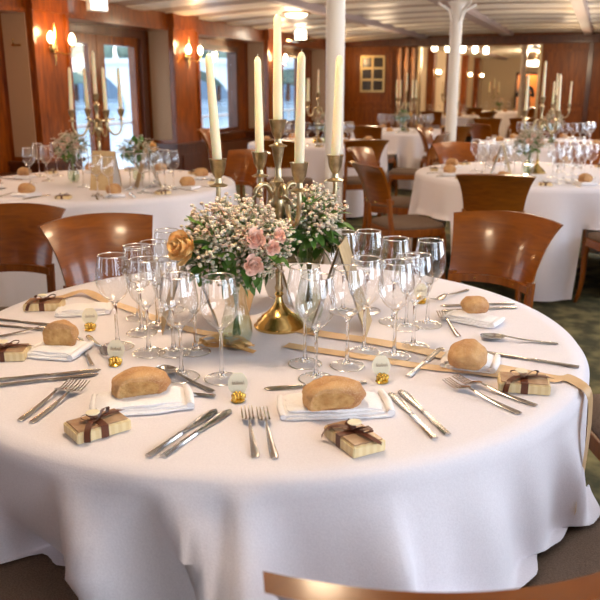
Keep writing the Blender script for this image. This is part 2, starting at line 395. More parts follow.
# ------------------------------------------------------------------ lamps
def lathe_obj(prof, n, name, m, par, c=(0,0,0)): return MB().lathe(prof, n, c).build(name, m, par)
def make_sconce():
    t = thing('wall_sconce', 'x', 'wall lamp')
    MB().lathe([(.001,0),(.05,.004),(.042,.018),(.02,.03),(.001,.034)], 20).build('wall_plate', M['brass'], t).rotation_euler = (0,PI/2,0)
    MB().tube([(.015,0,-.16),(.02,0,-.05),(.025,0,.08),(.02,.005,.17),(.03,0,.22)], [.004,.014,.010,.008,.003]).build('scroll', M['brass'], t)
    for s in (-1, 1):
        MB().tube([(.03,0,-.02),(.07,s*.05,-.06),(.10,s*.12,-.05),(.10,s*.15,.0)], .006).build('arm', M['brass'], t)
        lathe_obj([(.001,0),(.024,.004),(.018,.014),(.013,.03)], 14, 'cup', M['brass'], t, (.10,s*.15,0))
        lathe_obj([(.012,.028),(.026,.045),(.031,.07),(.026,.095),(.012,.12),(.001,.13)], 14, 'bulb', M['bulb'], t, (.10,s*.15,0))
    return t
sc = make_sconce()
SL = {1:'double brass sconce lit on a side pillar behind the viewer', 2:'double brass sconce on the pillar left of the glazed door',
      3:'lit double brass sconce on the leftmost visible pillar, left of the glass door', 4:'lit double brass sconce on the pillar right of the glass door',
      5:'lit double brass sconce on the third pillar, left of the narrow far window', 6:'lit double brass sconce on the last pillar beside the tall white column'}
for i in (3,4,5,6):
    a, b = PIL[i]
    place(sc, rm(UP+.02, (a+b)/2, 1.72), -YAW, SL[i])
for i, v in enumerate((16.57,18.97,21.37,23.77,26.17)):
    place(sc, rm(UF+.16, v, 1.62), -YAW, 'small lit double sconce on a brown pillar of the mirrored room', 'sconces of the mirrored room', .9)
# flush ceiling lamps
def make_ceil():
    t = thing('ceiling_lamp', 'x', 'ceiling lamp')
    lathe_obj([(.17,0),(.17,-.018),(.14,-.026),(.135,-.02)], 28, 'rim', M['brass'], t)
    lathe_obj([(.136,-.018),(.12,-.045),(.07,-.06),(.001,-.066)], 28, 'diffuser', M['lamp'], t)
    return t
cl = make_ceil()
LAMPS = [(-3.52,9.0,'round flush ceiling lamp glowing above the left tables')]
for (u, v, lab) in LAMPS: place(cl, rm(u, v, zc(u)-.047), 0, lab)
HID = [(-3.6,5.6),(-3.6,2.6),(-.9,3.9),(-.9,1.6)]
def area(name, loc, size, power, col, rot=(0,0,0), sy=None, spread=None):
    l = bpy.data.lights.new(name, 'AREA'); l.energy = power; l.color = col; l.size = size
    if sy: l.shape = 'RECTANGLE'; l.size_y = sy
    else: l.shape = 'DISK'
    if spread: l.spread = spread
    o = bpy.data.objects.new(name, l); C.objects.link(o); o.location = loc; o.rotation_euler = rot
    return o
WARM = (1,.74,.48)
def pointl(name, loc, rad, power, col):
    l = bpy.data.lights.new(name, 'POINT'); l.energy = power; l.color = col; l.shadow_soft_size = rad
    o = bpy.data.objects.new(name, l); C.objects.link(o); o.location = loc; return o
for k, (u, v) in enumerate(HID + [(-3.52,9.0),(-3.4,12.4),(-.5,7.2),(-.5,10.4),(-.5,13.4)]):
    pointl('ceiling_and_fill_light', rm(u, v, zc(u)-.50), .22, 10 if k < 4 else 13, WARM)  # bare point lights added below the ceiling to brighten it
    area('ceiling_and_fill_light', rm(u, v, zc(u)-.13), .28, 10 if k < 4 else 12, WARM)
for i in (1,2,3,4,5,6):
    a, b = PIL[i]; pointl('sconce_light', rm(UP+.17, (a+b)/2, 1.86), .04, 7, (1,.58,.26))
pointl('mirrored_room_fill', rm(-1.4,17.5,2.05), .12, 80, WARM); pointl('mirrored_room_fill', rm(-1.6,22.5,2.05), .12, 200, WARM)  # lights without fixtures, added to brighten the room standing for the reflection
area('corridor_light', rm(-2.45,VE+.35,2.1), .2, 16, (1,.6,.3))
# hanging lamp near the far pillar: brass dish with white cylinder
hp = rm(-4.35, 11.3, 0)
t = thing('pendant_lamp', 'white cylinder lamp with brass dish hanging near the far left windows', 'ceiling lamp', (hp.x,hp.y,2.0))
lathe_obj([(.001,0),(.05,.002),(.22,.02),(.25,.035),(.22,.03),(.05,.014),(.001,.012)], 28, 'dish', M['brass'], t)
lathe_obj([(.08,.02),(.085,.03),(.085,.17),(.06,.19),(.001,.19)], 24, 'shade', M['lamp'], t)
MB().tube([(0,0,.18),(0,0,.27)], .012).build('rod', M['brass'], t)
# lamps hanging in the mirrored room
def make_small():
    t = thing('globe_lamp', 'x', 'ceiling lamp')
    lathe_obj([(.03,0),(.03,-.01),(.008,-.02),(.008,-.08),(.03,-.09)], 14, 'fitting', M['brass'], t)
    lathe_obj([(.028,-.088),(.06,-.12),(.06,-.20),(.04,-.24),(.001,-.25)], 16, 'globe', M['lamp_room'], t)
    return t
sm = make_small()
for k, (px, v) in enumerate(((433,15.8),(446,16.4),(461,17.0),(473,17.6),(484,18.2))):
    r = (px-300)/790; u = (r*math.cos(YAW)*v-math.sin(YAW)*v)/(math.cos(YAW)+r*math.sin(YAW))
    place(sm, rm(u, v, zc(u)-.002), 0, 'small glowing globe lamp hanging in a row reflected in the rear mirror', 'globe lamps in the rear mirror')
pt = rm(-1.75, 21.5, 0)
t = thing('dome_lamp', 'wide white dome lamp glowing in the mirrored room left of its column', 'ceiling lamp', (pt.x,pt.y,1.93))
lathe_obj([(.001,-.08),(.2,-.06),(.34,0),(.3,.05),(.001,.07)], 28, 'dome', M['lamp'], t)
MB().tube([(0,0,.06),(0,0,.36)], .012).build('rod', M['brass'], t)
# illuminated exit box over the door
sp = rm(-4.66, 6.62, 0)
t = thing('sign_box', 'small white illuminated box hanging above the glazed double door', 'sign', (sp.x,sp.y,2.075), -YAW+R_(75))
MB().bbox(-.11,.11,-.03,.03,0,.13,.006).build('housing', M['white_rail'], t)
MB().box(-.1,.1,-.034,-.0305,.01,.12).box(-.1,.1,.0305,.034,.01,.12).build('lit_panel', M['sign'], t, smooth=False)
MB().tube([(0,0,.13),(0,0,.20)], .008).build('rod', M['brass'], t)
# coat hook on the near-left cheek
hk = rm(UL+.20, 5.78-.008, 1.73)
t = tag(MB().tube([(0,0,0),(0,-.04,0),(0,-.06,.02),(.005,-.05,.05)], .008).tube([(-.05,-.015,0),(.05,-.015,0)], .01).build('coat_hook', M['brass'], loc=hk, rotz=-YAW), 'small brass coat hook on the striped cloth of the leftmost pillar', 'hook')

# ------------------------------------------------------------------ tables
def cloth(name, loc, R, z1, zb, amp, seed, label, group=None, seats=None, nf=13, n=256, phase=0, special=None):
    seats = SC if seats is None else seats
    seats = [q for q in seats if math.hypot(q[0]-loc[0], q[1]-loc[1]) < R+.6]
    rnd = random.Random(seed)
    ph = [(k, rnd.uniform(.5,1), rnd.uniform(0,2*PI)) for k in (nf-4, nf, nf+3, 5, 3)]
    def fold(t):
        s = sum(w*math.cos(k*t+p) for k, w, p in ph)/2.4
        s2 = .5+.5*math.tanh(1.6*s)
        return (s2-.45)*2
    mb = MB(); rings = []
    prof = [(r, 0) for r in (0,.25,.5,.75,.9,.97)]
    drops = [0,.004,.012,.03,.06,.10,.15,.2,.26,.32,.38,.44,.50,.56,.62,.68]
    H = z1-zb
    vs = []; F = []
    def pnt(t, kind, val):
        c, s = math.cos(t), math.sin(t)
        if kind == 'top': return (R*val*c, R*val*s, z1 + (.0012*math.sin(7*c*val*R+3*s)*math.cos(6*s*val) if val < .95 else 0))
        d = val*H/.68
        k = min(1, d/.35)
        r = R + .012*min(1, d/.012) + amp*(k**1.2)*fold(t) + .02*k
        if special: r += special(t, d)
        x, y, z = r*c, r*s, z1-.003*min(1,d/.004)-d
        for (sx, sy, rot, hw, hd, sz) in seats:
            X, Y = x+loc[0]-sx, y+loc[1]-sy
            lx = X*math.cos(-rot)-Y*math.sin(-rot); ly = X*math.sin(-rot)+Y*math.cos(-rot)
            if abs(lx) < hw+.02 and abs(ly) < hd+.02: z = max(z, sz+.006+.004*(1-d/H))
        return (x, y, z)
    seq = [('top', r) for r in (.12,.3,.5,.7,.85,.95,1.0)] + [('side', d) for d in drops[1:]]
    vs.append((0,0,z1))
    for kd, val in seq:
        for i in range(n): vs.append(pnt(2*PI*i/n, kd, val))
    for i in range(n): F.append((0, 1+i, 1+(i+1)%n))
    for j in range(len(seq)-1):
        for i in range(n): F.append((1+j*n+i, 1+(j+1)*n+i, 1+(j+1)*n+(i+1)%n, 1+j*n+(i+1)%n))
    mb.add(vs, F)
    o = mb.build(name, M['cloth'], loc=(loc[0],loc[1],0), angle=75)
    return tag(o, label, 'tablecloth', group)
def table(loc, R, label, group=None):
    t = thing('round_table', label, 'table', (loc[0],loc[1],0), 0, group)
    MB().lathe([(.001,.725),(R-.02,.725),(R-.008,.735),(R-.008,.745),(R-.02,.75),(.001,.75)], 48).build('tabletop', M['wood_dark'], t)
    MB().lathe([(.22,0),(.22,.03),(.06,.07),(.045,.4),(.07,.70),(.12,.724)], 20, cap=True).build('pedestal', M['wood_dark'], t)
T1 = (-.09,1.93); T2 = (-1.33,5.12); T3 = (1.76,5.70); T4 = (.20,8.8); T5 = (1.50,11.1); T6 = (2.85,8.75)
T7 = (3.10,16.5); T8 = (4.75,19.3)
RT = {1:.80, 2:.88, 3:.88, 4:.78, 5:.75, 6:.8, 7:.75, 8:.75}

# ------------------------------------------------------------------ chair
def make_chair():
    t = thing('dining_chair', 'x', 'chair')
    # seat: wooden frame and padded cushion
    def rr(hwf, hwb, hd, z0, z1, n=10, bulge=0, inset=0):
        pts = []
        for k in range(32):
            a = 2*PI*k/32; ex = 5
            x = math.copysign(abs(math.cos(a))**(2/ex), math.cos(a)); y = math.copysign(abs(math.sin(a))**(2/ex), math.sin(a))
            w = hwb+(hwf-hwb)*(y*.5+.5); pts.append((x*w, y*hd))
        return pts
    p = rr(.235,.20,.215,0,0)
    vs = []; F = []; n = len(p)
    lv = [(.97,.395),(1,.40),(1,.445),(.97,.45)]
    for s, z in lv: vs += [(x*s,y*s,z) for x, y in p]
    for j in range(3): F += [(j*n+i, j*n+(i+1)%n, (j+1)*n+(i+1)%n, (j+1)*n+i) for i in range(n)]
    F += [tuple(reversed(range(n))), tuple(range(3*n,4*n))]
    MB().add(vs, F).build('seat_frame', M['chair_frame'], t)
    vs = []; F = []
    lv = [(.965,.4505),(.98,.458),(.97,.472),(.92,.482),(.7,.490),(.35,.494)]
    for s, z in lv: vs += [(x*s,y*s,z) for x, y in p]
    for j in range(len(lv)-1): F += [(j*n+i, j*n+(i+1)%n, (j+1)*n+(i+1)%n, (j+1)*n+i) for i in range(n)]
    F += [tuple(reversed(range(n))), tuple(range((len(lv)-1)*n,len(lv)*n))]
    MB().add(vs, F).build('seat', M['seat'], t, angle=60)
    # wide curved back panel, flaring to pointed top corners
    def bp(a, h):
        x = 2*a-1; w = .176+.012*h+.040*h**2.4
        z = .632+.262*h - .016*(x*x)*h
        y = -.200-.080*(1-x*x)-.075*h-.035*h**3
        return (x*w, y, z)
    MB().grid(bp, 20, 12, thick=lambda a, h: (0, -.015-.017*h**8, -.004*h**8)).build('backrest', M['chair'], t, angle=50)
    MB().grid(lambda a, h: ((2*a-1)*.170, -.195-.080*(1-(2*a-1)**2)+.008*1, .618+.03*h), 16, 2, thick=(0,-.03,0)).build('lower_rail', M['chair_frame'], t)
    for k in (-.5,0,.5):
        MB().tube([(k*.170, -.187-.080*(1-k*k), .633),(k*.170, -.190-.080*(1-k*k), .633),(k*.170, -.225-.080*(1-k*k), .633),(k*.170, -.228-.080*(1-k*k), .633)], [.003,.0065,.0065,.003], 10).build('brass_stud', M['gold'], t)
    for s in (-1, 1):
        MB().tube([(s*.168,-.222,.66),(s*.168,-.212,.55),(s*.172,-.20,.45),(s*.178,-.205,.30),(s*.185,-.24,.12),(s*.19,-.29,0)], [.019,.018,.02,.019,.016,.014], 8).build('rear_leg', M['chair_frame'], t)
        MB().tube([(s*.20,.17,.42),(s*.203,.185,.33),(s*.205,.18,.18),(s*.21,.20,.07),(s*.215,.235,0)], [.024,.021,.017,.014,.013], 8).build('front_leg', M['chair_frame'], t)
    return t
chair = make_chair()
def seat_chair(bx, by, tx, ty, label, group=None, rot=None):
    """bx,by: where the top of the backrest stands; tx,ty: what it faces"""
    a = math.atan2(ty-by, tx-bx) if rot is None else rot
    d = Vector((math.cos(a), math.sin(a))); c = Vector((bx,by))+d*.30
    return place(chair, (c.x,c.y,0), a-PI/2, label, group), (c.x, c.y, a-PI/2, .235, .215, .490)
seats = []
SC = []
_sc = seat_chair
def seat_chair(*a, **k):
    o, q = _sc(*a, **k); SC.append(q); return o, q
seat_chair(.805,2.98,*T1,'glossy wooden chair at the right rear of the front table, bright patch on its back')
seat_chair(-.78,2.93,*T1,'glossy wooden chair at the left rear of the front table, lamp reflection on its back')
seat_chair(.185,.750,.06,1.93,'nearest chair, only its orange wooden top rail showing at the bottom edge')
seat_chair(.885,1.03,.13,1.75,'chair with taupe seat at the lower right, tucked against the hanging cloth')
seat_chair(1.33,1.95,*T1,'chair at the far right edge, a strip of seat beside the ribbon end')
seat_chair(-.645,.895,-.22,1.66,'chair with dark taupe seat at the lower left corner, under the cloth')
seat_chair(-1.23,3.20,-1.15,1.93,'dark wooden chair back at the left edge with brass studs below it')
seat_chair(1.15,4.50,1.45,5.68,'upright wooden chair, back to the viewer, in front of the right-hand table')
seat_chair(.46,5.15,1.70,5.60,'chair seen side-on with rounded taupe seat, left of the right-hand table')
seat_chair(.52,6.35,1.60,5.85,'chair behind the side-on chair, turned to the right-hand table')
seat_chair(1.40,6.95,*T3,'wooden chair behind the left part of the right-hand table, near the white column')
seat_chair(2.50,6.90,*T3,'wooden chair behind the right-hand table at the right edge')
seat_chair(2.08,4.34,1.98,5.68,'chair at the right edge showing its taupe seat corner and curved leg')
seat_chair(-.42,6.1,*T2,'chair at the right rear of the left table, seen between the brass candle arms')
seat_chair(-2.55,4.6,*T2,'chair at the far left end of the left table')
seat_chair(-.2,7.35,*T4,'chair back just right of the tall white candles, facing the middle table')
seat_chair(.63,7.40,*T4,'chair back just right of the tall white column, facing the middle table')
seat_chair(-1.08,9.2,*T4,'chair at the left side of the middle table near the windows')
seat_chair(1.50,8.40,*T4,'chair right of the middle table with taupe seat visible, facing left')
seat_chair(.85,9.95,*T5,'chair in front of the small round table below the framed panel')
seat_chair(1.98,9.85,*T5,'chair just left of the second white column in the distance')
seat_chair(2.42,10.55,3.4,11.2,'chair just right of the second white column in the distance')
seat_chair(2.98,12.4,3.5,13.8,'darker chair standing before the rear mirror, left of a pair')
seat_chair(3.55,12.4,3.9,13.8,'darker chair standing before the rear mirror, right of a pair')
seat_chair(1.50,9.3,*T6,'chair at the left side of the far right table')
for (x, y) in ((2.6,15.35+.1),(3.7,15.4),(4.0,18.1),(5.3,18.0)):
    seat_chair(x, y, *(T7 if y < 17.5 else T8), 'small distant chair around the tables of the mirrored room', 'chairs of the mirrored room')

def sp1(t, d):
    """falls of the front cloth: slanting soft ridges, one side steeper than the other"""
    td = math.degrees((t+PI) % (2*PI) - PI)
    def ridge(c0, c1, wl, wr, amp, d0=.02):
        c = c0+(c1-c0)*d/.30; w = wl if td < c else wr
        return amp*1.35*min(1, max(0, d-d0)/.13)*math.exp(-((td-c)/w)**2)
    s = ridge(-134,-128,7,3,.04)+ridge(-114,-103,2.4,6,.075)+ridge(-101,-86,1.8,6.5,.100)+ridge(-91,-88.5,1.3,3,.055,.0)+ridge(-70,-68,2,5,.03,.03)+ridge(-40,-37,2,5,.03,.03)+ridge(-73,-72,7,1.8,.080,.04)
    s += ridge(-61,-57,5,4,.035,.03)+ridge(-50,-47,3,4,.02)+ridge(-82,-80,4,3,.018,.05)
    k = min(1, d/.25)
    s -= k*(.14*math.exp(-((td+123.5)/(3.5 if td < -123.5 else 10))**2)*min(1,d/.27)**2.5+.012)
    return s
cloth('tablecloth', T1, RT[1], TZ, .10, .022, 3, 'white linen cloth on the front round table, falling in soft folds', nf=9, n=360, special=sp1)
table(T1, RT[1]-.003, 'round table under the front white cloth')
TL = {2:('white cloth on the round table at the left by the glazed door','left round table under its white cloth',T2),
      3:('white pleated cloth on the round table at the right','right-hand round table under its white cloth',T3),
      4:('white cloth on the middle round table behind the tall candles','middle round table under its cloth, behind the candles',T4),
      5:('white cloth on the small table below the framed panel','distant round table below the framed panel',T5),
      6:('white cloth on the far right table behind the right-hand one','far right round table behind the right-hand one',T6),
      7:('white cloth on the first table reflected in the rear mirror','first round table reflected in the rear mirror',T7),
      8:('white cloth on the furthest table in the mirrored room','furthest round table in the mirrored room',T8)}
for k, (a, b, t) in TL.items():
    cloth('tablecloth', t, RT[k], TZ, .03, .05, 10+k, a, nf=17, n=200)
    table(t, RT[k]-.003, b)

# ------------------------------------------------------------------ tableware prototypes
def make_glass(h=.235, rb=.043, rr=.034, rf=.040, bh=.115):
    t = thing('wine_glass', 'x', 'wine glass')
    z0 = h-bh
    prof = [(.0035,z0-.004),(.012,z0),(.026,z0+.012),(.037,z0+.028),(rb,z0+.048),(rb*.985,z0+.066),(rb*.93,z0+.085),(rb*.86,z0+.1),(rr,h)]
    MB().lathe(prof, 28).build('bowl', M['glass'], t, angle=80)
    MB().lathe([(rr-.0012,h-.0008),(rr,h+.0009),(rr+.0012,h-.0008),(rr,h-.002),(rr-.0012,h-.0008)], 28).build('rim', M['rim'], t, angle=180)
    MB().lathe([(.0085,.0105),(.006,.016),(.0040,.03),(.0037,z0*.6),(.0040,z0-.012),(.007,z0-.004),(.0118,z0-.0003)], 16, cap=True).build('stem', M['glass_solid'], t, angle=60)
    mb = MB(); mb.lathe([(rf-.002,.0014),(rf*.75,.0030),(rf*.45,.0052),(.014,.0078),(.0085,.0104)], 28)
    mb.mi = 1; mb.lathe([(rf-.0028,.0008),(rf-.0008,.0000),(rf+.0006,.0010),(rf-.0008,.0024),(rf-.0028,.0018)], 28)
    mb.lathe([(.0125,.0085),(.0135,.0075),(.0125,.0095),(.011,.0095)], 20)
    mb.build('foot', [M['glass_stem'], M['rim']], t, angle=70)
    return t
wine = make_glass()
small = make_glass(.20,.037,.029,.036,.095)
def make_knife(L=.225):
    mb = MB()
    def outline(t):
        if t < .5: return .0072-.0022*math.sin(t*PI)*1.0
        u = (t-.5)/.5
        return .0048+.0062*math.sin(min(1,u*1.25)*PI*.55) if u < .82 else .0110*math.sqrt(max(0,1-((u-.82)/.18)**2))*.95+.0005
    n = 26; rows = []
    for i in range(n+1):
        t = i/n; w = outline(t); th = .0032 if t < .5 else .0011+.0010*(1-t)
        y = t*L; rows.append([(-w,y,.0015),(-w*.6,y,.0015+th),(w*.6,y,.0015+th),(w,y,.0015),(w*.6,y,.0004),(-w*.6,y,.0004)])
    vs = [p for r in rows for p in r]; F = []
    for i in range(n):
        for j in range(6): F.append((i*6+j, i*6+(j+1)%6, (i+1)*6+(j+1)%6, (i+1)*6+j))
    F += [tuple(reversed(range(6))), tuple(range(n*6,n*6+6))]
    return tag(MB().add(vs, F).build('table_knife', M['steel'], angle=30), 'x', 'knife')
def shaft(mb, y0, y1, wa, wb, zf, n=14):
    vs = []; F = []
    for i in range(n+1):
        t = i/n; y = y0+(y1-y0)*t; w = wa*(1-t)**1.1+wb*t
        if i == 0: w *= .6
        z = zf(t); th = .0022
        vs += [(-w,y,z),(-w*.5,y,z+th),(w*.5,y,z+th),(w,y,z),(w*.5,y,z-.0004),(-w*.5,y,z-.0004)]
    for i in range(n):
        for j in range(6): F.append((i*6+j, i*6+(j+1)%6, (i+1)*6+(j+1)%6, (i+1)*6+j))
    F += [tuple(reversed(range(6))), tuple(range(n*6,n*6+6))]
    mb.add(vs, F)
def make_fork(L=.20):
    mb = MB(); y1 = L*.66
    shaft(mb, 0, y1, .0085, .0030, lambda t: .001+.010*t**2)
    def hd(a, b):
        x = 2*a-1; w = .003+.0095*math.sin(min(1,b*1.6)*PI/2); return (x*w, y1+b*.03, .011-.009*b+.0015*x*x)
    mb.grid(hd, 6, 6, thick=(0,0,.0016))
    for k in range(4):
        x = -.0105+k*.007
        mb.grid(lambda a, b, x=x: (x+(a-.5)*.0034*(1-.4*b), y1+.029+b*.040, .0022+.0085*b**1.5), 1, 6, thick=(0,0,.0016))
    return tag(mb.build('table_fork', M['steel'], angle=50), 'x', 'fork')
def make_spoon(L=.195):
    mb = MB(); y1 = L*.68
    shaft(mb, 0, y1, .0085, .0030, lambda t: .001+.010*t**2)
    def hd(a, b):
        th = b*PI; y = y1-.002+.062*(1-math.cos(th))/2; w = .0195*math.sin(th)**.75+.001; x = 2*a-1
        return (x*w, y, .011-.0095*(1-x*x)*math.sin(th)-.006*b+.004*b*b)
    mb.grid(hd, 10, 12, thick=(0,0,.0012))
    return tag(mb.build('table_spoon', M['steel'], angle=60), 'x', 'spoon')
knife, fork, spoon = make_knife(), make_fork(), make_spoon()
def lay(proto, h, tip, label, z=TZ+.001, group=None, fl=False):
    """h, tip: pixels of the handle end and a point towards the head"""
    a = at(*h, z); b = at(*tip, z); d = b-a
    o = place(proto, a, math.atan2(d.y,d.x)-PI/2, label, group)
    return o
# bread
def make_bread(name, sx, sy, sz, seed, cut=False, slash=True):
    bm = bmesh.new(); bmesh.ops.create_icosphere(bm, subdivisions=5, radius=1); bm.verts.index_update()
    vs = []; fm = []
    rnd = Vector((seed*7.3,seed*2.1,0))
    for v in bm.verts:
        p = v.co.copy(); n = noise.noise(p*1.6+rnd)*.13+noise.noise(p*4+rnd)*.045+noise.noise(p*11+rnd)*.012
        e = (abs(p.x)**2.5+abs(p.y)**2.5+abs(p.z)**2.5)**(-1/2.5)
        q = p*(e*.55+.45)*(1+n)
        if slash:
            s = math.exp(-((p.y-.15*math.sin(p.x*3)-.05)/.12)**2)*max(0,p.z)*(1-p.x*p.x)**.5 if abs(p.x) < 1 else 0
            q *= 1-.16*s
        th = -.35 if cut == 2 else -.60-.10*q.z
        if cut and q.x*.2+q.y*.9 < th:
            k = th-(q.x*.2+q.y*.9); q.y += k*(.95 if cut == 2 else 1.12)/.9; q += Vector((0,noise.noise(q*9+rnd)*.06,0))
        q.z = max(q.z, -.62)
        vs.append(Vector((q.x*sx, q.y*sy, (q.z+.62)*sz/1.6)))
    fm = [[v.index for v in f.verts] for f in bm.faces]
    mb = MB(); mb.add(vs, fm)
    if cut:
        for i, f in enumerate(bm.faces):
            c = f.calc_center_median()
            if c.x*.2+c.y*.9 < (-.42 if cut == 2 else -.70-.10*c.z) and c.z > (-.55 if cut == 2 else -.45) and c.z < .5: mb.m[i] = 1
    bm.free()
    return tag(mb.build(name, [M['bread'], M['crumb']], angle=80), 'x', 'bread roll')
roll_long = make_bread('bread_roll', .060, .046, .050, 1, 1)
roll_round = make_bread('bread_roll', .050, .046, .058, 4, 0, False)
roll_cut = make_bread('bread_roll', .040, .030, .060, 9, 2, False)
# napkins: folded pads with rolled edge
def make_napkin(w, d, seed, lay_=3):
    mb = MB()
    rnd = Vector((seed*3.1,0,seed))
    for k in range(lay_):
        z0 = .0015+k*.0055; ww = w*(1-.07*k); dd = d*(1-.10*k); ox = (.006*math.sin(seed+k*2))
        def f(a, b, z0=z0, ww=ww, dd=dd, ox=ox, k=k):
            x, y = (2*a-1), (2*b-1)
            r = 1-.06*abs(x*y)**3
            z = z0+.0035*(1-abs(x)**6)*(1-abs(y)**6)+.003*noise.noise(Vector((x*1.5,y*1.5,k))+rnd)*(1 if k else .3)
            return (ox+x*ww/2*r+.004*noise.noise(Vector((y*2,k,1))+rnd), y*dd/2*r+.004*noise.noise(Vector((x*2,k,5))+rnd), max(z, .001+k*.003))
        mb.grid(f, 20, 14, thick=lambda a, b: (0,0,.0038*(1-.5*abs(2*a-1)**8)))
    # rolled fold along one end
    mb.tube([(w/2-.006, -d/2*.92, .009),(w/2-.003,0,.011),(w/2-.006, d/2*.92, .009)], [.008,.0095,.008], 12, flat=.85)
    mb.tube([(-w/2+.006, -d/2*.9, .007),(-w/2+.003,0,.008),(-w/2+.006, d/2*.9, .007)], [.006,.007,.006], 12, flat=.85)
    return tag(mb.build('folded_napkin', M['napkin'], angle=60), 'x', 'napkin')
# gift boxes
def strip(mb, pts, w, up=Vector((0,0,1)), th=.0006, side=None):
    pts = [Vector(p) for p in pts]; k = len(pts)
    sm = []
    for i in range(k-1):
        for q in range(4):
            t = q/4; p0 = pts[max(i-1,0)]; p1 = pts[i]; p2 = pts[i+1]; p3 = pts[min(i+2,k-1)]
            sm.append(.5*((2*p1)+(-p0+p2)*t+(2*p0-5*p1+4*p2-p3)*t*t+(-p0+3*p1-3*p2+p3)*t**3))
    sm.append(pts[-1]); n = len(sm)
    def f(a, b):
        i = round(b*(n-1)); d = sm[min(i+1,n-1)]-sm[max(i-1,0)]
        s = side if side is not None else d.cross(up)
        if s.length < 1e-6: s = Vector((1,0,0))
        s = s.normalized(); ww = w(b) if callable(w) else w
        return sm[i]+s*(a-.5)*ww
    nn = None
    mb.grid(f, 2, n-1, thick=lambda a, b: (0,0,th))
    return mb
def make_box():
    t = thing('gift_box', 'x', 'gift box')
    MB().bbox(-.053,.053,-.034,.034,0,.021,.002).build('box', M['boxwood'], t)
    MB().bbox(-.049,.049,-.030,.030,.0212,.0235,.001).build('lid', M['boxlid'], t)
    w = .015
    MB().box(-w/2,w/2,-.0348,.0348,.0236,.0243).box(-w/2,w/2,-.0350,-.0343,0,.0243).box(-w/2,w/2,.0343,.0350,0,.0243).build('ribbon', M['ribbon_brown'], t, smooth=False)
    mb = MB()
    strip(mb, [(0,0,.025),(.018,.010,.037),(.030,.018,.033),(.020,.006,.027),(0,0,.026)], .013, side=Vector((.3,-1,.5)))
    strip(mb, [(0,0,.025),(-.018,.006,.036),(-.028,.010,.031),(-.018,-.004,.027),(0,0,.026)], .013, side=Vector((-.3,-1,.5)))
    strip(mb, [(0,0,.027),(-.02,-.018,.030),(-.034,-.036,.024),(-.040,-.046,.006)], .012)
    strip(mb, [(0,0,.027),(.028,.004,.029),(.052,.012,.025),(.060,.020,.020)], .012)
    mb.build('bow', M['ribbon_brown'], t)
    MB().lathe([(.001,0),(.0125,0),(.0135,.001),(.0125,.0025),(.001,.0025)], 20, (-.006,.004,.037)).build('round_tag', M['tag'], t)
    return t
gift = make_box()
def make_holder():
    t = thing('place_card_holder', 'x', 'place card holder')
    mb = MB()
    for k in range(9):
        a = k*2.4; r = .0035+.0008*k; mb.ball((r*math.cos(a), r*math.sin(a), .009-.0005*k+.003), .0065, 1, (1,.55,1.1), Matrix.Rotation(a,3,'Z'))
    mb.lathe([(.012,0),(.013,.002),(.009,.005),(.004,.007)], 14, cap=True)
    mb.build('rose_base', M['gold'], t, angle=60)
    MB().grid(lambda a, b: ((a-.5)*.036*math.sin(PI*(.12+.80*b))**.6, .006+.010*b, .012+.036*b), 8, 8, thick=(0,.0008,0)).build('name_card', M['card'], t)
    mb = MB()
    for k in range(7):
        x = -.010+k*.0032; mb.tube([(x,.0095,.028),(x+.001,.0100,.033 if k % 3 else .036),(x+.0026,.0095,.028)], .0004, 4)
    mb.build('handwriting', M['ink'], t)
    return t
holder = make_holder()
# folded menu card (tent)
def make_tent():
    t = thing('menu_card', 'x', 'menu card')
    H, W, D = .235, .15, .075
    for s in (-1, 1):
        def f(a, b, s=s): return (s*D*(1-b)+s*.0006, (a-.5)*W*(1+.0*b), .0005+H*b)
        MB().grid(f, 2, 6, thick=(s*.0012,0,0)).build('outer_panel', M['kraft'], t, smooth=False)
        def g(a, b, s=s): return (s*(D*(1-b)*.96)-s*.0006*0-s*.0012, (a-.5)*W*.93, .006+H*.93*b)
        MB().grid(g, 2, 6, thick=(-s*.0006,0,0)).build('inner_page', M['menu_white'], t, smooth=False)
    return t
tent = make_tent()
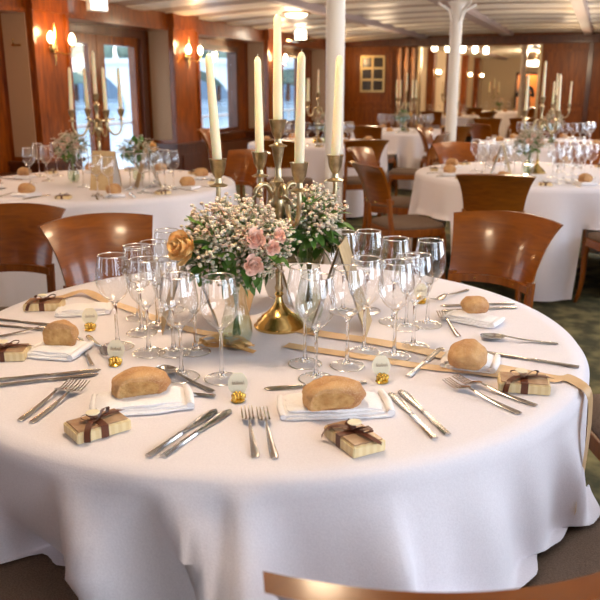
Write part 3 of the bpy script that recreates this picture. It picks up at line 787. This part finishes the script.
# candelabra with five taper candles as things of their own
def arm_curve(a, r=.158):
    c, s = math.cos(a), math.sin(a)
    pr = [(.012,.335),(.045,.30),(.085,.295),(.115,.325),(.125,.36),(.15,.375),(.150,.40)]
    pr = [(.012,.345),(.030,.385),(.055,.375),(.070,.330),(.095,.300),(.130,.305),(.149,.345),(.150,.385)]
    out = []
    P = [Vector((p[0]*c*r/.15, p[0]*s*r/.15, p[1])) for p in pr]
    for i in range(len(P)-1):
        p0 = P[max(i-1,0)]; p1 = P[i]; p2 = P[i+1]; p3 = P[min(i+2,len(P)-1)]
        for q in range(4):
            t = q/4; out.append(.5*((2*p1)+(-p0+p2)*t+(2*p0-5*p1+4*p2-p3)*t*t+(-p0+3*p1-3*p2+p3)*t**3))
    return out+[P[-1]]
def make_candelabra():
    t = thing('candelabra', 'x', 'candelabra')
    lathe_obj([(.001,0),(.068,0),(.069,.006),(.062,.012),(.060,.018),(.050,.026),(.048,.032),(.034,.042),(.020,.056),(.012,.070),(.009,.085),(.013,.092),(.009,.100)], 40, 'base', M['brass'], t)
    lathe_obj([(.009,.098),(.012,.11),(.0085,.12),(.011,.20),(.013,.245),(.009,.262),(.016,.275),(.010,.285),(.013,.30),(.019,.325),(.021,.345),(.013,.365),(.008,.38),(.015,.392),(.009,.402),(.008,.43),(.015,.47),(.017,.482),(.008,.492)], 24, 'stem', M['bronze'], t)
    cups = []
    a0 = R_(-160)
    for k in range(4):
        a = a0+k*PI/2; pts = arm_curve(a)
        MB().tube(pts, [.007-.0015*abs(i/len(pts)-.3) for i in range(len(pts))], 10).ball((.052*math.cos(a),.052*math.sin(a),.36),.010,2,(1,1,.8)).build('arm', M['bronze'], t)
        cups.append((.158*math.cos(a), .158*math.sin(a), .385))
    cups.append((0,0,.478))
    for c in cups:
        lathe_obj([(.001,0),(.022,.002),(.024,.005),(.010,.010),(.008,.022),(.013,.030),(.017,.040),(.021,.066),(.023,.070),(.019,.069),(.015,.052),(.001,.050)], 20, 'candle_cup', M['bronze'], t, c)
    return t, cups
cand, cups = make_candelabra()
def make_candle(L=.268):
    t = thing('taper_candle', 'x', 'candle')
    MB().lathe([(.011,0),(.0118,.01),(.0122,.06),(.0112,.12),(.0095,L-.03),(.0095,L-.012),(.005,L-.002),(.001,L)], 18, cap=False).build('wax', M['candle'], t)
    MB().tube([(0,0,L-.004),(.001,0,L+.006)], .0009, 5).build('wick', M['wick'], t)
    return t
candle = make_candle()
def candelabrum(x, y, rot, label, clabels, group=None, scale=1.0, tilts=None):
    place(cand, (x,y,TZ), rot, label, None, scale)
    for i, c in enumerate(cups):
        p = Matrix.Rotation(rot,3,'Z') @ Vector(c)*scale
        tl = tilts[i] if tilts else (random.uniform(-.02,.02), random.uniform(-.02,.02))
        place(candle, (x+p.x, y+p.y, TZ+p.z+.051*scale), 0, clabels[i] if isinstance(clabels, list) else clabels, group, scale, tilt=tl)
candelabrum(-.056, 1.965, 0, 'tall brass five-light candelabra in the middle of the front table',
    ['leftmost ivory candle on the front candelabra, leaning slightly outward','ivory candle on the nearer right arm of the front candelabra, with wax beads',
     'rightmost ivory candle of the front candelabra, before the white column','short-looking ivory candle on the rear arm, left of the central one',
     'tallest ivory candle on the centre of the front candelabra'], tilts=[(0,-.055),(0,.02),(0,.03),(0,-.01),(0,.003)])

# ------------------------------------------------------------------ flowers
def leaf_quad(mb, c, d, L, w, up):
    d = d.normalized(); s = d.cross(up)
    if s.length < .01: s = Vector((1,0,0))
    s.normalize(); n = s.cross(d)
    pts = []
    for t, ww in ((0,.1),(.25,.8),(.5,1),(.8,.6),(1,.02)):
        m = c+d*L*t-n*L*.25*t*t; pts += [m+s*w*ww/2+n*.15*w*ww, m, m-s*w*ww/2+n*.15*w*ww]
    F = []
    for i in range(4):
        F += [(i*3,i*3+1,i*3+4,i*3+3),(i*3+1,i*3+2,i*3+5,i*3+4)]
    mb.add(pts, F)
def rose(mb, c, r, ax):
    ax = ax.normalized(); q = Vector((0,0,1)).rotation_difference(ax).to_matrix()
    for k in range(16):
        a = k*2.39996; rr = r*(.12+.88*(k/15)**.8); h = r*(.95-.75*(k/15))
        w = r*(.45+.45*k/15)
        def f(u, v, a=a, rr=rr, h=h, w=w):
            x = (u-.5)*2; ang = a+x*w/rr*.62 if rr > .3*r else a+x*1.6
            R0 = rr*(.35+.65*v**.7)*(1+.08*math.sin(5*u)); z = -r*.45+(h+r*.45)*v*(1-.12*x*x) + (0 if v < .9 else -.06*r)
            return Vector(c)+q@Vector((R0*math.cos(ang), R0*math.sin(ang), z))
        mb.grid(f, 6, 4)
    mb.ball(tuple(Vector(c)-ax*r*.15), r*.5, 2)
def make_bouquet(seed, nb, roses, shape=(.13,.10,.09), cz=.22, nleaf=70, green=1.0):
    """origin at the vase foot"""
    rnd = random.Random(seed)
    t = thing('flower_bouquet', 'x', 'bouquet')
    mb = MB(); st = MB()
    for k in range(nb):
        d = Vector((rnd.gauss(0,1),rnd.gauss(0,1),rnd.gauss(.25,1))).normalized()
        q = rnd.uniform(.55,1.05)
        c = Vector((d.x*shape[0]*q, d.y*shape[1]*q, cz+d.z*shape[2]*q))
        # clusters of tiny blossoms
        for j in range(rnd.choice((3,4,5))):
            p = c+Vector((rnd.gauss(0,.009),rnd.gauss(0,.009),rnd.gauss(0,.009)))
            mb.ball(p, rnd.uniform(.0036,.0062), 1, (1,1,.8))
            st.tube([p, c-Vector((d.x,d.y,.6))*.02], .0005, 3, cap=False)
        if k % 3 == 0: st.tube([c, Vector((d.x*.02,d.y*.02,cz-shape[2]*.9))], .0008, 3, cap=False)
    o = mb.build('babys_breath', M['breath'], t); o['kind'] = 'stuff'
    lf = MB()
    for k in range(nleaf):
        d = Vector((rnd.gauss(0,1),rnd.gauss(0,1),rnd.gauss(-.35,.7))).normalized()
        q = rnd.uniform(.35,.85)
        c = Vector((d.x*shape[0]*q, d.y*shape[1]*q, cz-.015+d.z*shape[2]*q))
        leaf_quad(lf, c, d+Vector((rnd.gauss(0,.4),rnd.gauss(0,.4),rnd.gauss(0,.3))), rnd.uniform(.035,.065), rnd.uniform(.018,.032), Vector((rnd.gauss(0,.3),rnd.gauss(0,.3),1)))
    o = lf.build('leaves', M['leaf'], t); o['kind'] = 'stuff'
    for k in range(14):
        a = k*2.4; r = .012
        st.tube([(-r*math.cos(a)*.8,-r*math.sin(a)*.8,.012),(r*.3*math.cos(a),r*.3*math.sin(a),.10),(r*1.6*math.cos(a),r*1.6*math.sin(a),cz-.03)], .0017, 5)
    st.build('stems', M['stem'], t)
    for (x, y, z, r, m, ax) in roses:
        b = MB(); rose(b, (x,y,z), r, Vector(ax)); b.build('rose', M[m], t, angle=60)
    return t
def make_vase():
    t = thing('glass_vase', 'x', 'vase')
    MB().lathe([(.001,.004),(.020,.005),(.034,.014),(.040,.035),(.038,.065),(.028,.105),(.024,.13),(.030,.165),(.040,.19)], 32).build('glass_wall', M['vase'], t, angle=90)
    MB().lathe([(.030,0),(.031,.003),(.022,.006),(.001,.0065)], 32, cap=True).build('foot', M['glass_stem'], t)
    MB().lathe([(.001,.007),(.019,.008),(.032,.016),(.038,.036),(.036,.063),(.0335,.075),(.001,.075)], 28).build('water', M['water'], t)
    return t
vase = make_vase()
V1 = at(237,347); V2 = at(309,322)
place(vase, V1, 0, 'clear tulip-shaped vase left of the candelabra on the front table')
place(vase, V2, 0, 'clear vase with green stems right of the candelabra on the front table')
bq1 = make_bouquet(11, 560, [(-.112,-.085,.252,.043,'rose_orange',(-.6,-.9,.35)), (.058,-.105,.275,.025,'rose_pink',(.2,-1,.4)),
      (.096,-.090,.250,.019,'rose_pink',(.3,-1,.2)), (.108,-.06,.272,.019,'rose_pink',(.5,-.8,.5)), (.052,-.110,.215,.026,'rose_pink',(.2,-1,.1))], (.135,.10,.10), .245, 110)
place(bq1, V1+Vector((0,0,.022)), 0, 'bouquet of white gypsophila with one orange rose and pink roses, left of the candelabra')
bq2 = make_bouquet(12, 260, [(-.065,-.05,.225,.018,'rose_pink',(-.3,-1,.3))], (.090,.085,.085), .245, 150)
place(bq2, V2+Vector((0,0,.045)), 0, 'greener bouquet of white gypsophila and leaves right of the candelabra')

# ------------------------------------------------------------------ front table: glasses
G = [((118,347),'wine','wine glass furthest left on the front table, beside the gold rose holder'),
     ((149,353),'wine','wine glass at the front of the left cluster, right of the leftmost one'),
     ((142,333),'wine','wine glass in the left cluster, half behind the two front ones'),
     ((139,318),'small','small glass at the very back of the left cluster'),
     ((158,327),'wine','wine glass in the left cluster, second row, near its middle'),
     ((171,310),'wine','tall wine glass at the back right of the left cluster'),
     ((174,353),'wine','wine glass in the left cluster, just left of the upright cream card edge'),
     ((182,377),'wine','wine glass standing forward on its own in front of the upright card'),
     ((196,352),'small','small glass between the card and the left vase'),
     ((222,379),'wine','wine glass directly in front of the left vase'),
     ((316,379),'wine','foremost wine glass of the pair in front of the right vase'),
     ((305,364),'wine','wine glass close in front of the right vase, left of its pair'),
     ((347,366),'wine','wine glass just behind the small gold rose right of centre'),
     ((364,352),'wine','wine glass in the middle of the right cluster, before the leaning card foot'),
     ((343,312),'wine','wine glass at the back, first to the right of the right bouquet'),
     ((367,311),'wine','wine glass at the back, second to the right of the right bouquet'),
     ((394,357),'wine','wine glass at the front of the right cluster over the tan ribbon'),
     ((413,347),'wine','wine glass of the right cluster nearest the crossed cutlery'),
     ((393,322),'wine','wine glass at the back of the right cluster, left of the last one'),
     ((427,325),'wine','wine glass standing furthest right on the front table'),
     ((406,328),'small','small glass at the back of the right cluster, hidden between larger ones')]
for (b, k, lab) in G: place(wine if k == 'wine' else small, at(*b, TZ+.001), random.uniform(0,1), lab)

# ------------------------------------------------------------------ front table: settings
nap_a = make_napkin(.20,.115,1); nap_b = make_napkin(.225,.115,2); nap_c = make_napkin(.13,.12,3); nap_d = make_napkin(.15,.09,4)
ZN = TZ+.001; ZB = TZ+.0185
place(nap_a, at(142,404,ZN), R_(14), 'rolled white napkin under the oval bread roll in the left front setting')
place(nap_b, at(334,408,ZN), R_(5), 'white napkin under the bread roll at the centre front')
place(nap_c, at(59,352,ZN), R_(-12), 'white napkin under the cut bread at the left side')
place(nap_d, at(84,312,ZN), R_(10), 'white napkin fanned behind the left gift box, near the gold rose')
nap_e = make_napkin(.15,.085,5); nap_f = make_napkin(.125,.11,6)
place(nap_e, at(473,321,ZN), R_(-35), 'white napkin under the small round roll at the far right rear')
place(nap_f, at(470,364,ZN), R_(-20), 'white napkin under the round roll on the right, beside a gift box')
place(roll_long, at(141,392,ZB), R_(28), 'oval crusty bread roll on the left front napkin, its torn side showing')
place(roll_long, at(333,404,ZB), R_(20), 'large crusty bread roll at the centre front, split open', scale=1.06)
place(roll_cut, at(61,345,ZB), R_(8), 'cut wedge of bread standing on the napkin at the left side', scale=1.02)
place(roll_round, at(474,311,ZB), R_(10), 'small round bread roll on the far right rear napkin', scale=.74)
place(roll_round, at(467,364,ZB), R_(70), 'round floury bread roll on the right napkin beside the crossed cutlery', scale=.94)
place(gift, at(98,431,TZ+.001), R_(38), 'pale wooden gift box with brown bow at the left front of the table')
place(gift, at(354,443,TZ+.001), R_(-62), 'pale wooden gift box with brown ribbon at the centre front edge')
place(gift, at(523,388,TZ+.001), R_(-12), 'gift box with brown ribbon near the right edge of the front table')
place(gift, at(45,308,TZ+.001), R_(4), 'gift box with brown bow at the far left rear of the front table')
place(gift, at(6,357,TZ+.001), R_(4), 'gift box with brown ribbon cut off by the left edge')
for (p, r, lab) in (((90,330),8,'gold rose with upright round card near the leftmost glass'),
                    ((115,365),-5,'gold rose in front of the leftmost wine glass, next to a fork tip'),
                    ((238,401),4,'gold rose with name card in front of the left vase'),
                    ((382,382),6,'gold rose with ivory name card right of the centre bread roll'),
                    ((421,303),0,'tiny gold rose behind the right glasses')):
    place(holder, at(*p, TZ+.001), R_(r), lab, scale=1.15)

CUT = [(knife,(148,457),(223,405),'knife left of the two parallel knives at the front left'),
       (knife,(163,457),(232,409),'knife right of the two parallel knives at the front left'),
       (fork,(256,458),(246,409),'left fork of the pair lying tines down before the gold rose'),
       (fork,(275,459),(260,406),'right fork of the pair lying tines down before the gold rose'),
       (spoon,(214,392),(150,366),'spoon handle emerging right of the left front napkin'),
       (knife,(215,397),(160,392),'knife handle emerging right of the left front napkin, below a spoon'),
       (knife,(366,383),(266,389),'knife pointing left behind the centre bread roll'),
       (knife,(435,439),(388,391),'left knife of the pair right of the centre gift box'),
       (knife,(448,435),(401,391),'right knife of the pair right of the centre gift box'),
       (fork,(521,414),(432,378),'lower fork of the pair in front of the right gift box'),
       (fork,(537,406),(440,375),'upper fork of the pair behind, touching the right gift box'),
       (spoon,(558,344),(488,339),'spoon lying level behind the right bread roll'),
       (knife,(579,368),(500,355),'knife with thick handle reaching the right table edge'),
       (knife,(408,377),(446,345),'knife crossing the tan ribbon left of the right bread roll'),
       (fork,(459,337),(438,312),'fork pointing away, left of the small rear roll'),
       (fork,(468,290),(432,303),'fork behind the small rear roll, near the last wine glass'),
       (knife,(514,304),(440,306),'knife handle emerging right of the small rear roll'),
       (knife,(516,308),(440,311),'knife handle just below the other, right of the small rear roll'),
       (knife,(-14,319),(80,328),'knife at the left edge between two gift boxes, upper of the pair'),
       (knife,(-14,325),(78,333),'knife at the left edge between two gift boxes, lower of the pair'),
       (fork,(-14,339),(40,331),'fork at the left edge, reaching the cut bread'),
       (knife,(-4,381),(100,370),'upper of two long knives left of the forks at the left side'),
       (knife,(-8,387),(92,375),'lower of two long knives left of the forks at the left side'),
       (fork,(19,421),(70,386),'left fork of the pair at the left, behind the front gift box'),
       (fork,(31,423),(86,385),'right fork of the pair at the left, behind the front gift box'),
       (knife,(92,366),(73,329),'knife right of the cut bread, pointing away'),
       (fork,(88,336),(114,362),'fork lying beside the leftmost glass, tines at the gold rose')]
for k, (p, h, tp, lab) in enumerate(CUT): lay(p, h, tp, lab, z=TZ+.0015)

# menu cards
place(tent, at(341,327,TZ+.001), R_(-11), 'tall kraft menu card standing edge-on among the right glasses')
place(tent, at(259,306,TZ+.001), R_(32), 'kraft menu card standing behind the left vase')
place(tent, at(190,325,TZ+.001), R_(11), 'kraft menu card seen edge-on among the left glasses')

# ribbons on the cloth
def ribbon(name, pix, w, m, label, z=TZ+.0035, hang=None, cat='ribbon'):
    pts = [at(*p[:2], z+(p[2] if len(p) > 2 else 0)) for p in pix]
    sd = None
    if hang:
        pts += hang; d = at(*pix[-1][:2])-at(*pix[0][:2]); sd = Vector((-d.y,d.x,0))
    mb = MB(); strip(mb, pts, w, side=sd); return tag(mb.build(name, M[m]), label, cat)
e = Vector((T1[0],T1[1],0))
def rim(deg, dr, z): return e+Vector(((RT[1]+dr)*math.cos(R_(deg)), (RT[1]+dr)*math.sin(R_(deg)), z))
ribbon('satin_ribbon', [(290,328),(330,335),(372,341),(420,350),(470,362),(520,372),(556,379)], .046, 'ribbon_tan', 'tan satin ribbon running to the right edge and hanging over it',
       hang=[rim(-27,-.03,TZ+.004), rim(-30,.020,TZ-.003), rim(-32,.034,TZ-.05), rim(-35,.042,TZ-.12), rim(-38.5,.05,TZ-.22)])
ribbon('satin_ribbon', [(286,345),(330,352),(372,358),(420,366),(470,371),(515,377)], .036, 'ribbon_tan', 'second tan ribbon strip running nearer, below the first one', z=TZ+.0028)
ribbon('satin_ribbon', [(36,300),(62,297),(84,291,.012),(104,300,.003),(130,309),(165,322),(205,333),(240,335)], .034, 'ribbon_tan', 'tan ribbon with a twist at the left rear, behind the leftmost glass', z=TZ+.003)
mb = MB(); c = at(226,346, TZ+.004)
for (dx, dy, l, w, h, sd) in ((-1,.35,.065,.020,.02,1),(-.9,-.1,.05,.018,.014,1),(1,-.42,.07,.022,.016,1),(.8,-.75,.06,.02,.012,1),(1,-.2,.055,.018,.022,1)):
    d = Vector((dx,dy,0)).normalized(); s = Vector((-d.y,d.x,0))
    strip(mb, [c+Vector((0,0,.004)), c+d*l*.5+Vector((0,0,h+.004)), c+d*l+Vector((0,0,h*.6))+s*.006, c+d*l*.6+s*.010+Vector((0,0,.004)), c+Vector((0,0,.003))], w)
strip(mb, [c, c+Vector((.03,-.03,.008)), c+Vector((.075,-.05,.002))], .02); strip(mb, [c, c+Vector((-.03,.01,.010)), c+Vector((-.085,.005,.002))], .02)
mb.ball(c+Vector((0,0,.009)), .011, 2, (1,1,.8))
tag(mb.build('ribbon_bow', M['ribbon_gold']), 'shiny orange-gold satin bow lying between the left vase and a glass', 'bow')

# ------------------------------------------------------------------ the other tables
fb = make_bouquet(21, 190, [(-.03,-.07,.24,.028,'rose_pink',(-.2,-1,.4)), (.05,-.06,.25,.026,'rose_pink',(.4,-1,.5)), (.0,-.05,.28,.024,'rose_pink',(0,-1,.7))], (.12,.11,.085), .245, 80)
fo = make_bouquet(22, 60, [(.09,-.05,.23,.036,'rose_orange',(.6,-1,.2))], (.12,.10,.075), .23, 170)
def rings(T, R, r, n, a0, a1):
    return [(T[0]+r*math.cos(R_(a0+(a1-a0)*k/max(1,n-1))), T[1]+r*math.sin(R_(a0+(a1-a0)*k/max(1,n-1)))) for k in range(n)]
def glasses(pix, lab, grp, T=None):
    for (x, y) in pix:
        p = at(x, y, TZ+.001); place(wine, p, 0, lab, grp)
def dress(T, R, lab, gl, cang=0, cs=1, flowers=((-.2,0,'pink'),), nset=8, a0=0, knives=True, tents=(), scale=1.0):
    candelabrum(T[0], T[1], R_(cang), 'brass candelabra on the %s' % lab, 'slim ivory candle on the candelabra of the %s' % lab, 'candles on the %s' % lab, cs)
    for i, (dx, dy, kd) in enumerate(flowers):
        p = Vector((T[0]+dx, T[1]+dy, TZ+.001))
        side = ('left' if dx < 0 else 'right')
        place(vase, p, 0, 'clear flower vase %s of the candelabra on the %s' % (side, lab), None, scale)
        place(fb if kd == 'pink' else fo, p+Vector((0,0,.002)), .5*i, 'bouquet %s of the candelabra on the %s' % (side, lab), None, scale)
    occupied = [(T[0]+dx, T[1]+dy, .10) for dx, dy, _ in flowers]+[(T[0],T[1],.09)]
    for (x, y) in gl:
        if any(math.hypot(x-a, y-b) < r for a, b, r in occupied): continue
        place(wine, (x,y,TZ+.001), 0, 'one of the wine glasses on the %s' % lab, 'wine glasses on the %s' % lab)
    for k in range(nset):
        a = R_(a0+k*360/nset); c, s = math.cos(a), math.sin(a)
        x, y = T[0]+(R-.20)*c, T[1]+(R-.20)*s
        place(nap_c, (x,y,ZN), a, 'folded white napkin at a place of the %s' % lab, 'napkins on the %s' % lab)
        place(roll_round, (x,y,ZB), a+k, 'round bread roll on a napkin of the %s' % lab, 'bread rolls on the %s' % lab, .95)
        if knives:
            for (q, off, nm, pr) in ((1,.105,'knife',knife),(-1,.105,'fork',fork)):
                hx, hy = T[0]+(R-.06)*c-q*off*s, T[1]+(R-.06)*s+q*off*c
                place(pr, (hx,hy,TZ+.0015), a+PI/2, '%s laid at a place of the %s' % (nm, lab), '%ss on the %s' % (nm, lab))
            g2 = a+R_(360/nset/2); 
            place(gift, (T[0]+(R-.13)*math.cos(g2), T[1]+(R-.13)*math.sin(g2), TZ+.001), g2+PI/2, 'small ribboned gift box at a place of the %s' % lab, 'gift boxes on the %s' % lab, .8)
    for i, (x, y, r, l2) in enumerate(tents): place(tent, (x,y,TZ+.001), R_(r), l2)
def px_list(l): return [tuple(at(x, y)[:2]) for x, y in l]
g2 = px_list([(31,184),(48,181),(66,184),(84,187),(98,196),(110,198),(131,190),(143,193),(150,188),(158,193),(165,187),(174,189),(58,176),(40,177),(140,183),(155,183)])
dress(T2, RT[2], 'left table', g2, 15, 1.05, ((-.19,.02,'pink'),(.24,.05,'orange')), 8, 20,
      tents=[(-1.22,4.80,78,'kraft menu card facing front on the left table'), (-.98,4.92,20,'open menu card showing its white page on the left table')])
g3 = px_list([(475,171),(482,173),(489,168),(500,174),(514,177),(521,178),(527,176),(508,172),(552,178),(563,180),(572,181),(580,180),(571,175),(584,176),(560,172),(546,173),(484,177),(494,177),(504,180),(578,168),(590,178),(568,167),(556,184)])
dress(T3, RT[3], 'right-hand table', g3, 8, 1.0, ((-.10,-.12,'pink'),), 8, 10,
      tents=[(1.42,5.42,-20,'cream and kraft menu card leaning among glasses on the right-hand table')])
dress(T4, RT[4], 'middle table', rings(T4,.78,.38,11,190,345), 20, 1.0, ((.08,-.14,'pink'),), 6, 0)
dress(T5, RT[5], 'table below the framed panel', rings(T5,.78,.36,11,180,350), 5, 1.0, ((-.05,-.14,'orange'),), 6, 0, False)
dress(T6, RT[6], 'far right table', rings(T6,.78,.40,13,190,350), 40, .95, ((-.05,-.12,'pink'),), 6, 0, False)
for lab, T, gl in (('first table in the mirror',T7,rings(T7,.7,.4,7,180,340)), ('furthest mirrored table',T8,rings(T8,.7,.4,7,180,340))):
    dress(T, .75, lab, gl, 10, 1.0, ((.15,-.05,'pink'),), 5, 0, False)

# ------------------------------------------------------------------ person in the doorway seen in the mirror
def person(loc, rot):
    bm = bmesh.new(); sk = bm.verts.layers.skin.verify()
    def v(co, r, par=None, root=False):
        x = bm.verts.new(co); x[sk].radius = (r[0], r[1]) if hasattr(r, '__len__') else (r, r); x[sk].use_root = root
        if par: bm.edges.new((par, x))
        return x
    pel = v((0,0,.86), (.155,.11), None, True); w = v((0,0,1.0), (.135,.10), pel); ch = v((0,0,1.18), (.165,.11), w)
    sh = v((0,-.01,1.32), (.13,.09), ch); nk = v((0,-.015,1.40), .05, sh); h1 = v((0,-.03,1.47), (.065,.075), nk); h2 = v((0,-.03,1.56), (.075,.085), h1); v((0,-.025,1.62), (.055,.065), h2)
    for s in (-1, 1):
        hp_ = v((s*.09,0,.80), .09, pel); kn = v((s*.10,-.02,.46), .06, hp_); an = v((s*.10,.01,.09), .042, kn); v((s*.11,-.12,.04), (.038,.032), an)
        so = v((s*.18,0,1.29), .058, sh); el = v((s*.25,.02,1.03), .045, so); wr = v((s*.13,-.22,1.10), .032, el); v((s*.06,-.28,1.14), .030, wr)
    me = bpy.data.meshes.new('person'); bm.to_mesh(me); bm.free()
    for m in (M['suit'], M['skin'], M['hair']): me.materials.append(m)
    o = bpy.data.objects.new('person', me); C.objects.link(o)
    o.modifiers.new('skin', 'SKIN'); sb = o.modifiers.new('sub', 'SUBSURF'); sb.levels = sb.render_levels = 2
    dg = bpy.context.evaluated_depsgraph_get(); m2 = bpy.data.meshes.new_from_object(o.evaluated_get(dg)); o.modifiers.clear(); o.data = m2
    for p in m2.polygons:
        p.use_smooth = True; c = p.center
        hand = abs(c.x) < .12 and c.y < -.24 and 1.0 < c.z < 1.25
        p.material_index = 2 if (c.z > 1.40 and (c.z > 1.57 or c.y > -.02)) else (1 if c.z > 1.39 or hand else 0)
    o.location = loc; o.rotation_euler = (0,0,rot)
    for s in (-1,1):
        MB().ball((s*.028,-.105,1.535), .008, 2).build('eye', M['suit'], o)
        MB().ball((s*.078,-.03,1.52), .02, 1, (.4,.8,1.3)).build('ear', M['skin'], o)
    MB().ball((0,-.118,1.51), .012, 2, (.8,1,1.4)).build('nose', M['skin'], o)
    MB().ball((0,-.107,1.478), .012, 2, (1.8,.5,.4)).build('mouth', M['rose_pink'], o)
    MB().ball((0,-.015,1.585), .082, 3, (1,1.08,.75)).build('hair', M['hair'], o)
    return tag(o, 'person in dark clothes standing before the lit doorway of the mirrored room', 'person')
pp = rm(-2.33, 26.0, 0); person(pp, -YAW)

# ------------------------------------------------------------------ outside
def out(o): return struct(o)
o = MB().box(-160, 60, 5, 260, -1.25, -1.2)
o = MB().add([(-200,-30,-1.2),(-3.2,-30,-1.2),(-3.2,0,-1.2),(14,60,-1.2),(60,260,-1.2),(-200,260,-1.2)], [(0,1,2,3,4,5)]).build('river_outside', M['river'], smooth=False)
tag(o, 'bright river water outside the windows', 'river', None, 'stuff')
def bridge():
    t = thing('arch_bridge', 'pale stone arch bridge crossing the river outside the windows', 'bridge', (0,84,0))
    span = 11.5; zt, zs, ztop = 3.15, -1.2, 3.6
    mb = MB(); x = -52.5
    while x < 20:
        n = 16
        top = []; 
        for k in range(n+1):
            a = PI*k/n; top.append((x+span/2-math.cos(a)*(span/2-.7), zs+math.sin(a)*(zt-zs)))
        for y0, y1 in ((0,6),):
            for k in range(n):
                (xa, za), (xb, zb_) = top[k], top[k+1]
                mb.add([(xa,y0,za),(xb,y0,zb_),(xb,y0,ztop),(xa,y0,ztop),(xa,y1,za),(xb,y1,zb_),(xb,y1,ztop),(xa,y1,ztop)], [(0,1,2,3),(7,6,5,4),(0,4,5,1)])
            mb.box(x, x+.7, y0, y1, zs-.2, ztop).box(x+span-.7, x+span, y0, y1, zs-.2, ztop)
        x += span
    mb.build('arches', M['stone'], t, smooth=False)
    MB().bbox(-52.5,22,-.4,0,3.5,3.7,.05).bbox(-52.5,22,-.2,0,3.7,4.1,.05).build('parapet', M['stone'], t)
bridge()
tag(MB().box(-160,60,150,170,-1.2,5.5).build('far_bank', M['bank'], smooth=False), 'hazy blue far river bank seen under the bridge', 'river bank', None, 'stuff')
rnd = random.Random(5)
for k in range(13):
    x = -70+k*6.2+rnd.uniform(-.4,.4)
    t = thing('riverside_tree', 'hazy green tree beyond the bridge outside the windows', 'tree', (x,122+14*(k%2),-1.2), 0, 'trees beyond the bridge')
    bm = bmesh.new(); bmesh.ops.create_icosphere(bm, subdivisions=4, radius=1); bm.verts.index_update(); vs = []
    for v in bm.verts:
        p = v.co; s = 1+.35*noise.noise(p*1.7+Vector((k*5,0,0)))+.18*noise.noise(p*5+Vector((k,0,0)))
        vs.append((p.x*s*4.1, p.y*s*3.6, 7.4+p.z*s*4.6))
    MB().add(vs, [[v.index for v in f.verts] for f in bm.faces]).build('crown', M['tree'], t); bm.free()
    MB().tube([(0,0,0),(.1,0,2.5),(0,0,5)], [.45,.35,.25]).build('trunk', M['wood_dark'], t)
# quay edge with a white rail along the boat
rl = MB()
for v in range(0, 22, 2): rl.tube([(UL-1.3,v,.0),(UL-1.3,v,.86)], .02, 6)
for z in (.45,.86): rl.tube([(UL-1.3,0,z),(UL-1.3,21,z)], .028 if z > .5 else .012, 6)
tag(rl.build('deck_railing', M['white_rail'], rotz=-YAW), 'white railing along the outer deck below the windows', 'railing')
room(MB().box(UL-1.5,UL-.14,V0,VE,-.1,-.02), 'trim_95', M['white_rail'], smooth=False)

# ------------------------------------------------------------------ daylight
w = bpy.data.worlds.new('World'); bpy.context.scene.world = w; w.use_nodes = True
nt = w.node_tree; bg = nt.nodes['Background']
tc = nt.nodes.new('ShaderNodeTexCoord'); sp_ = nt.nodes.new('ShaderNodeSeparateXYZ'); cr = nt.nodes.new('ShaderNodeValToRGB')
nt.links.new(tc.outputs['Generated'], sp_.inputs[0]); nt.links.new(sp_.outputs[2], cr.inputs[0]); nt.links.new(cr.outputs[0], bg.inputs[0])
cr.color_ramp.elements[0].position = 0; cr.color_ramp.elements[0].color = (.86,.92,1,1)
cr.color_ramp.elements[1].position = .5; cr.color_ramp.elements[1].color = (.62,.78,1,1)
bg.inputs[1].default_value = 3.0
COOL = (.74,.86,1)
for i, (a, b, z0, z1) in enumerate(WR):
    area('daylight_right_window', rm(UR+.30, (a+b)/2, (z0+z1)/2), b-a, (8,44,38,28,28,28)[i], COOL, (R_(90),0,R_(90)-YAW), z1-z0)
area('daylight_rear_window', rm(-1.65, V0-.2, 1.4), 1.5, 6, (.74,.84,1), (R_(90),0,-YAW), 1.1)
# ------------------------------------------------------------------ camera and view
cam = bpy.data.cameras.new('camera'); co = bpy.data.objects.new('camera', cam); C.objects.link(co)
co.location = (0,0,CAMZ); co.rotation_euler = (R_(90)-PITCH,0,0)
cam.sensor_width = 36; cam.lens = 36*FPX/600; cam.clip_start = .05; cam.clip_end = 600
cam.dof.use_dof = True; cam.dof.focus_distance = 1.75; cam.dof.aperture_fstop = 6.3
s = bpy.context.scene; s.camera = co
s.view_settings.view_transform = 'Standard'; s.view_settings.look = 'None'; s.view_settings.exposure = .17; s.view_settings.gamma = 1
s.view_settings.use_curve_mapping = False
s.cycles.transparent_max_bounces = 40; s.cycles.max_bounces = 10; s.cycles.transmission_bounces = 10; s.cycles.diffuse_bounces = 4
s.cycles.sample_clamp_indirect = 6; s.cycles.caustics_refractive = False; s.cycles.caustics_reflective = False
s.cycles.use_denoising = True
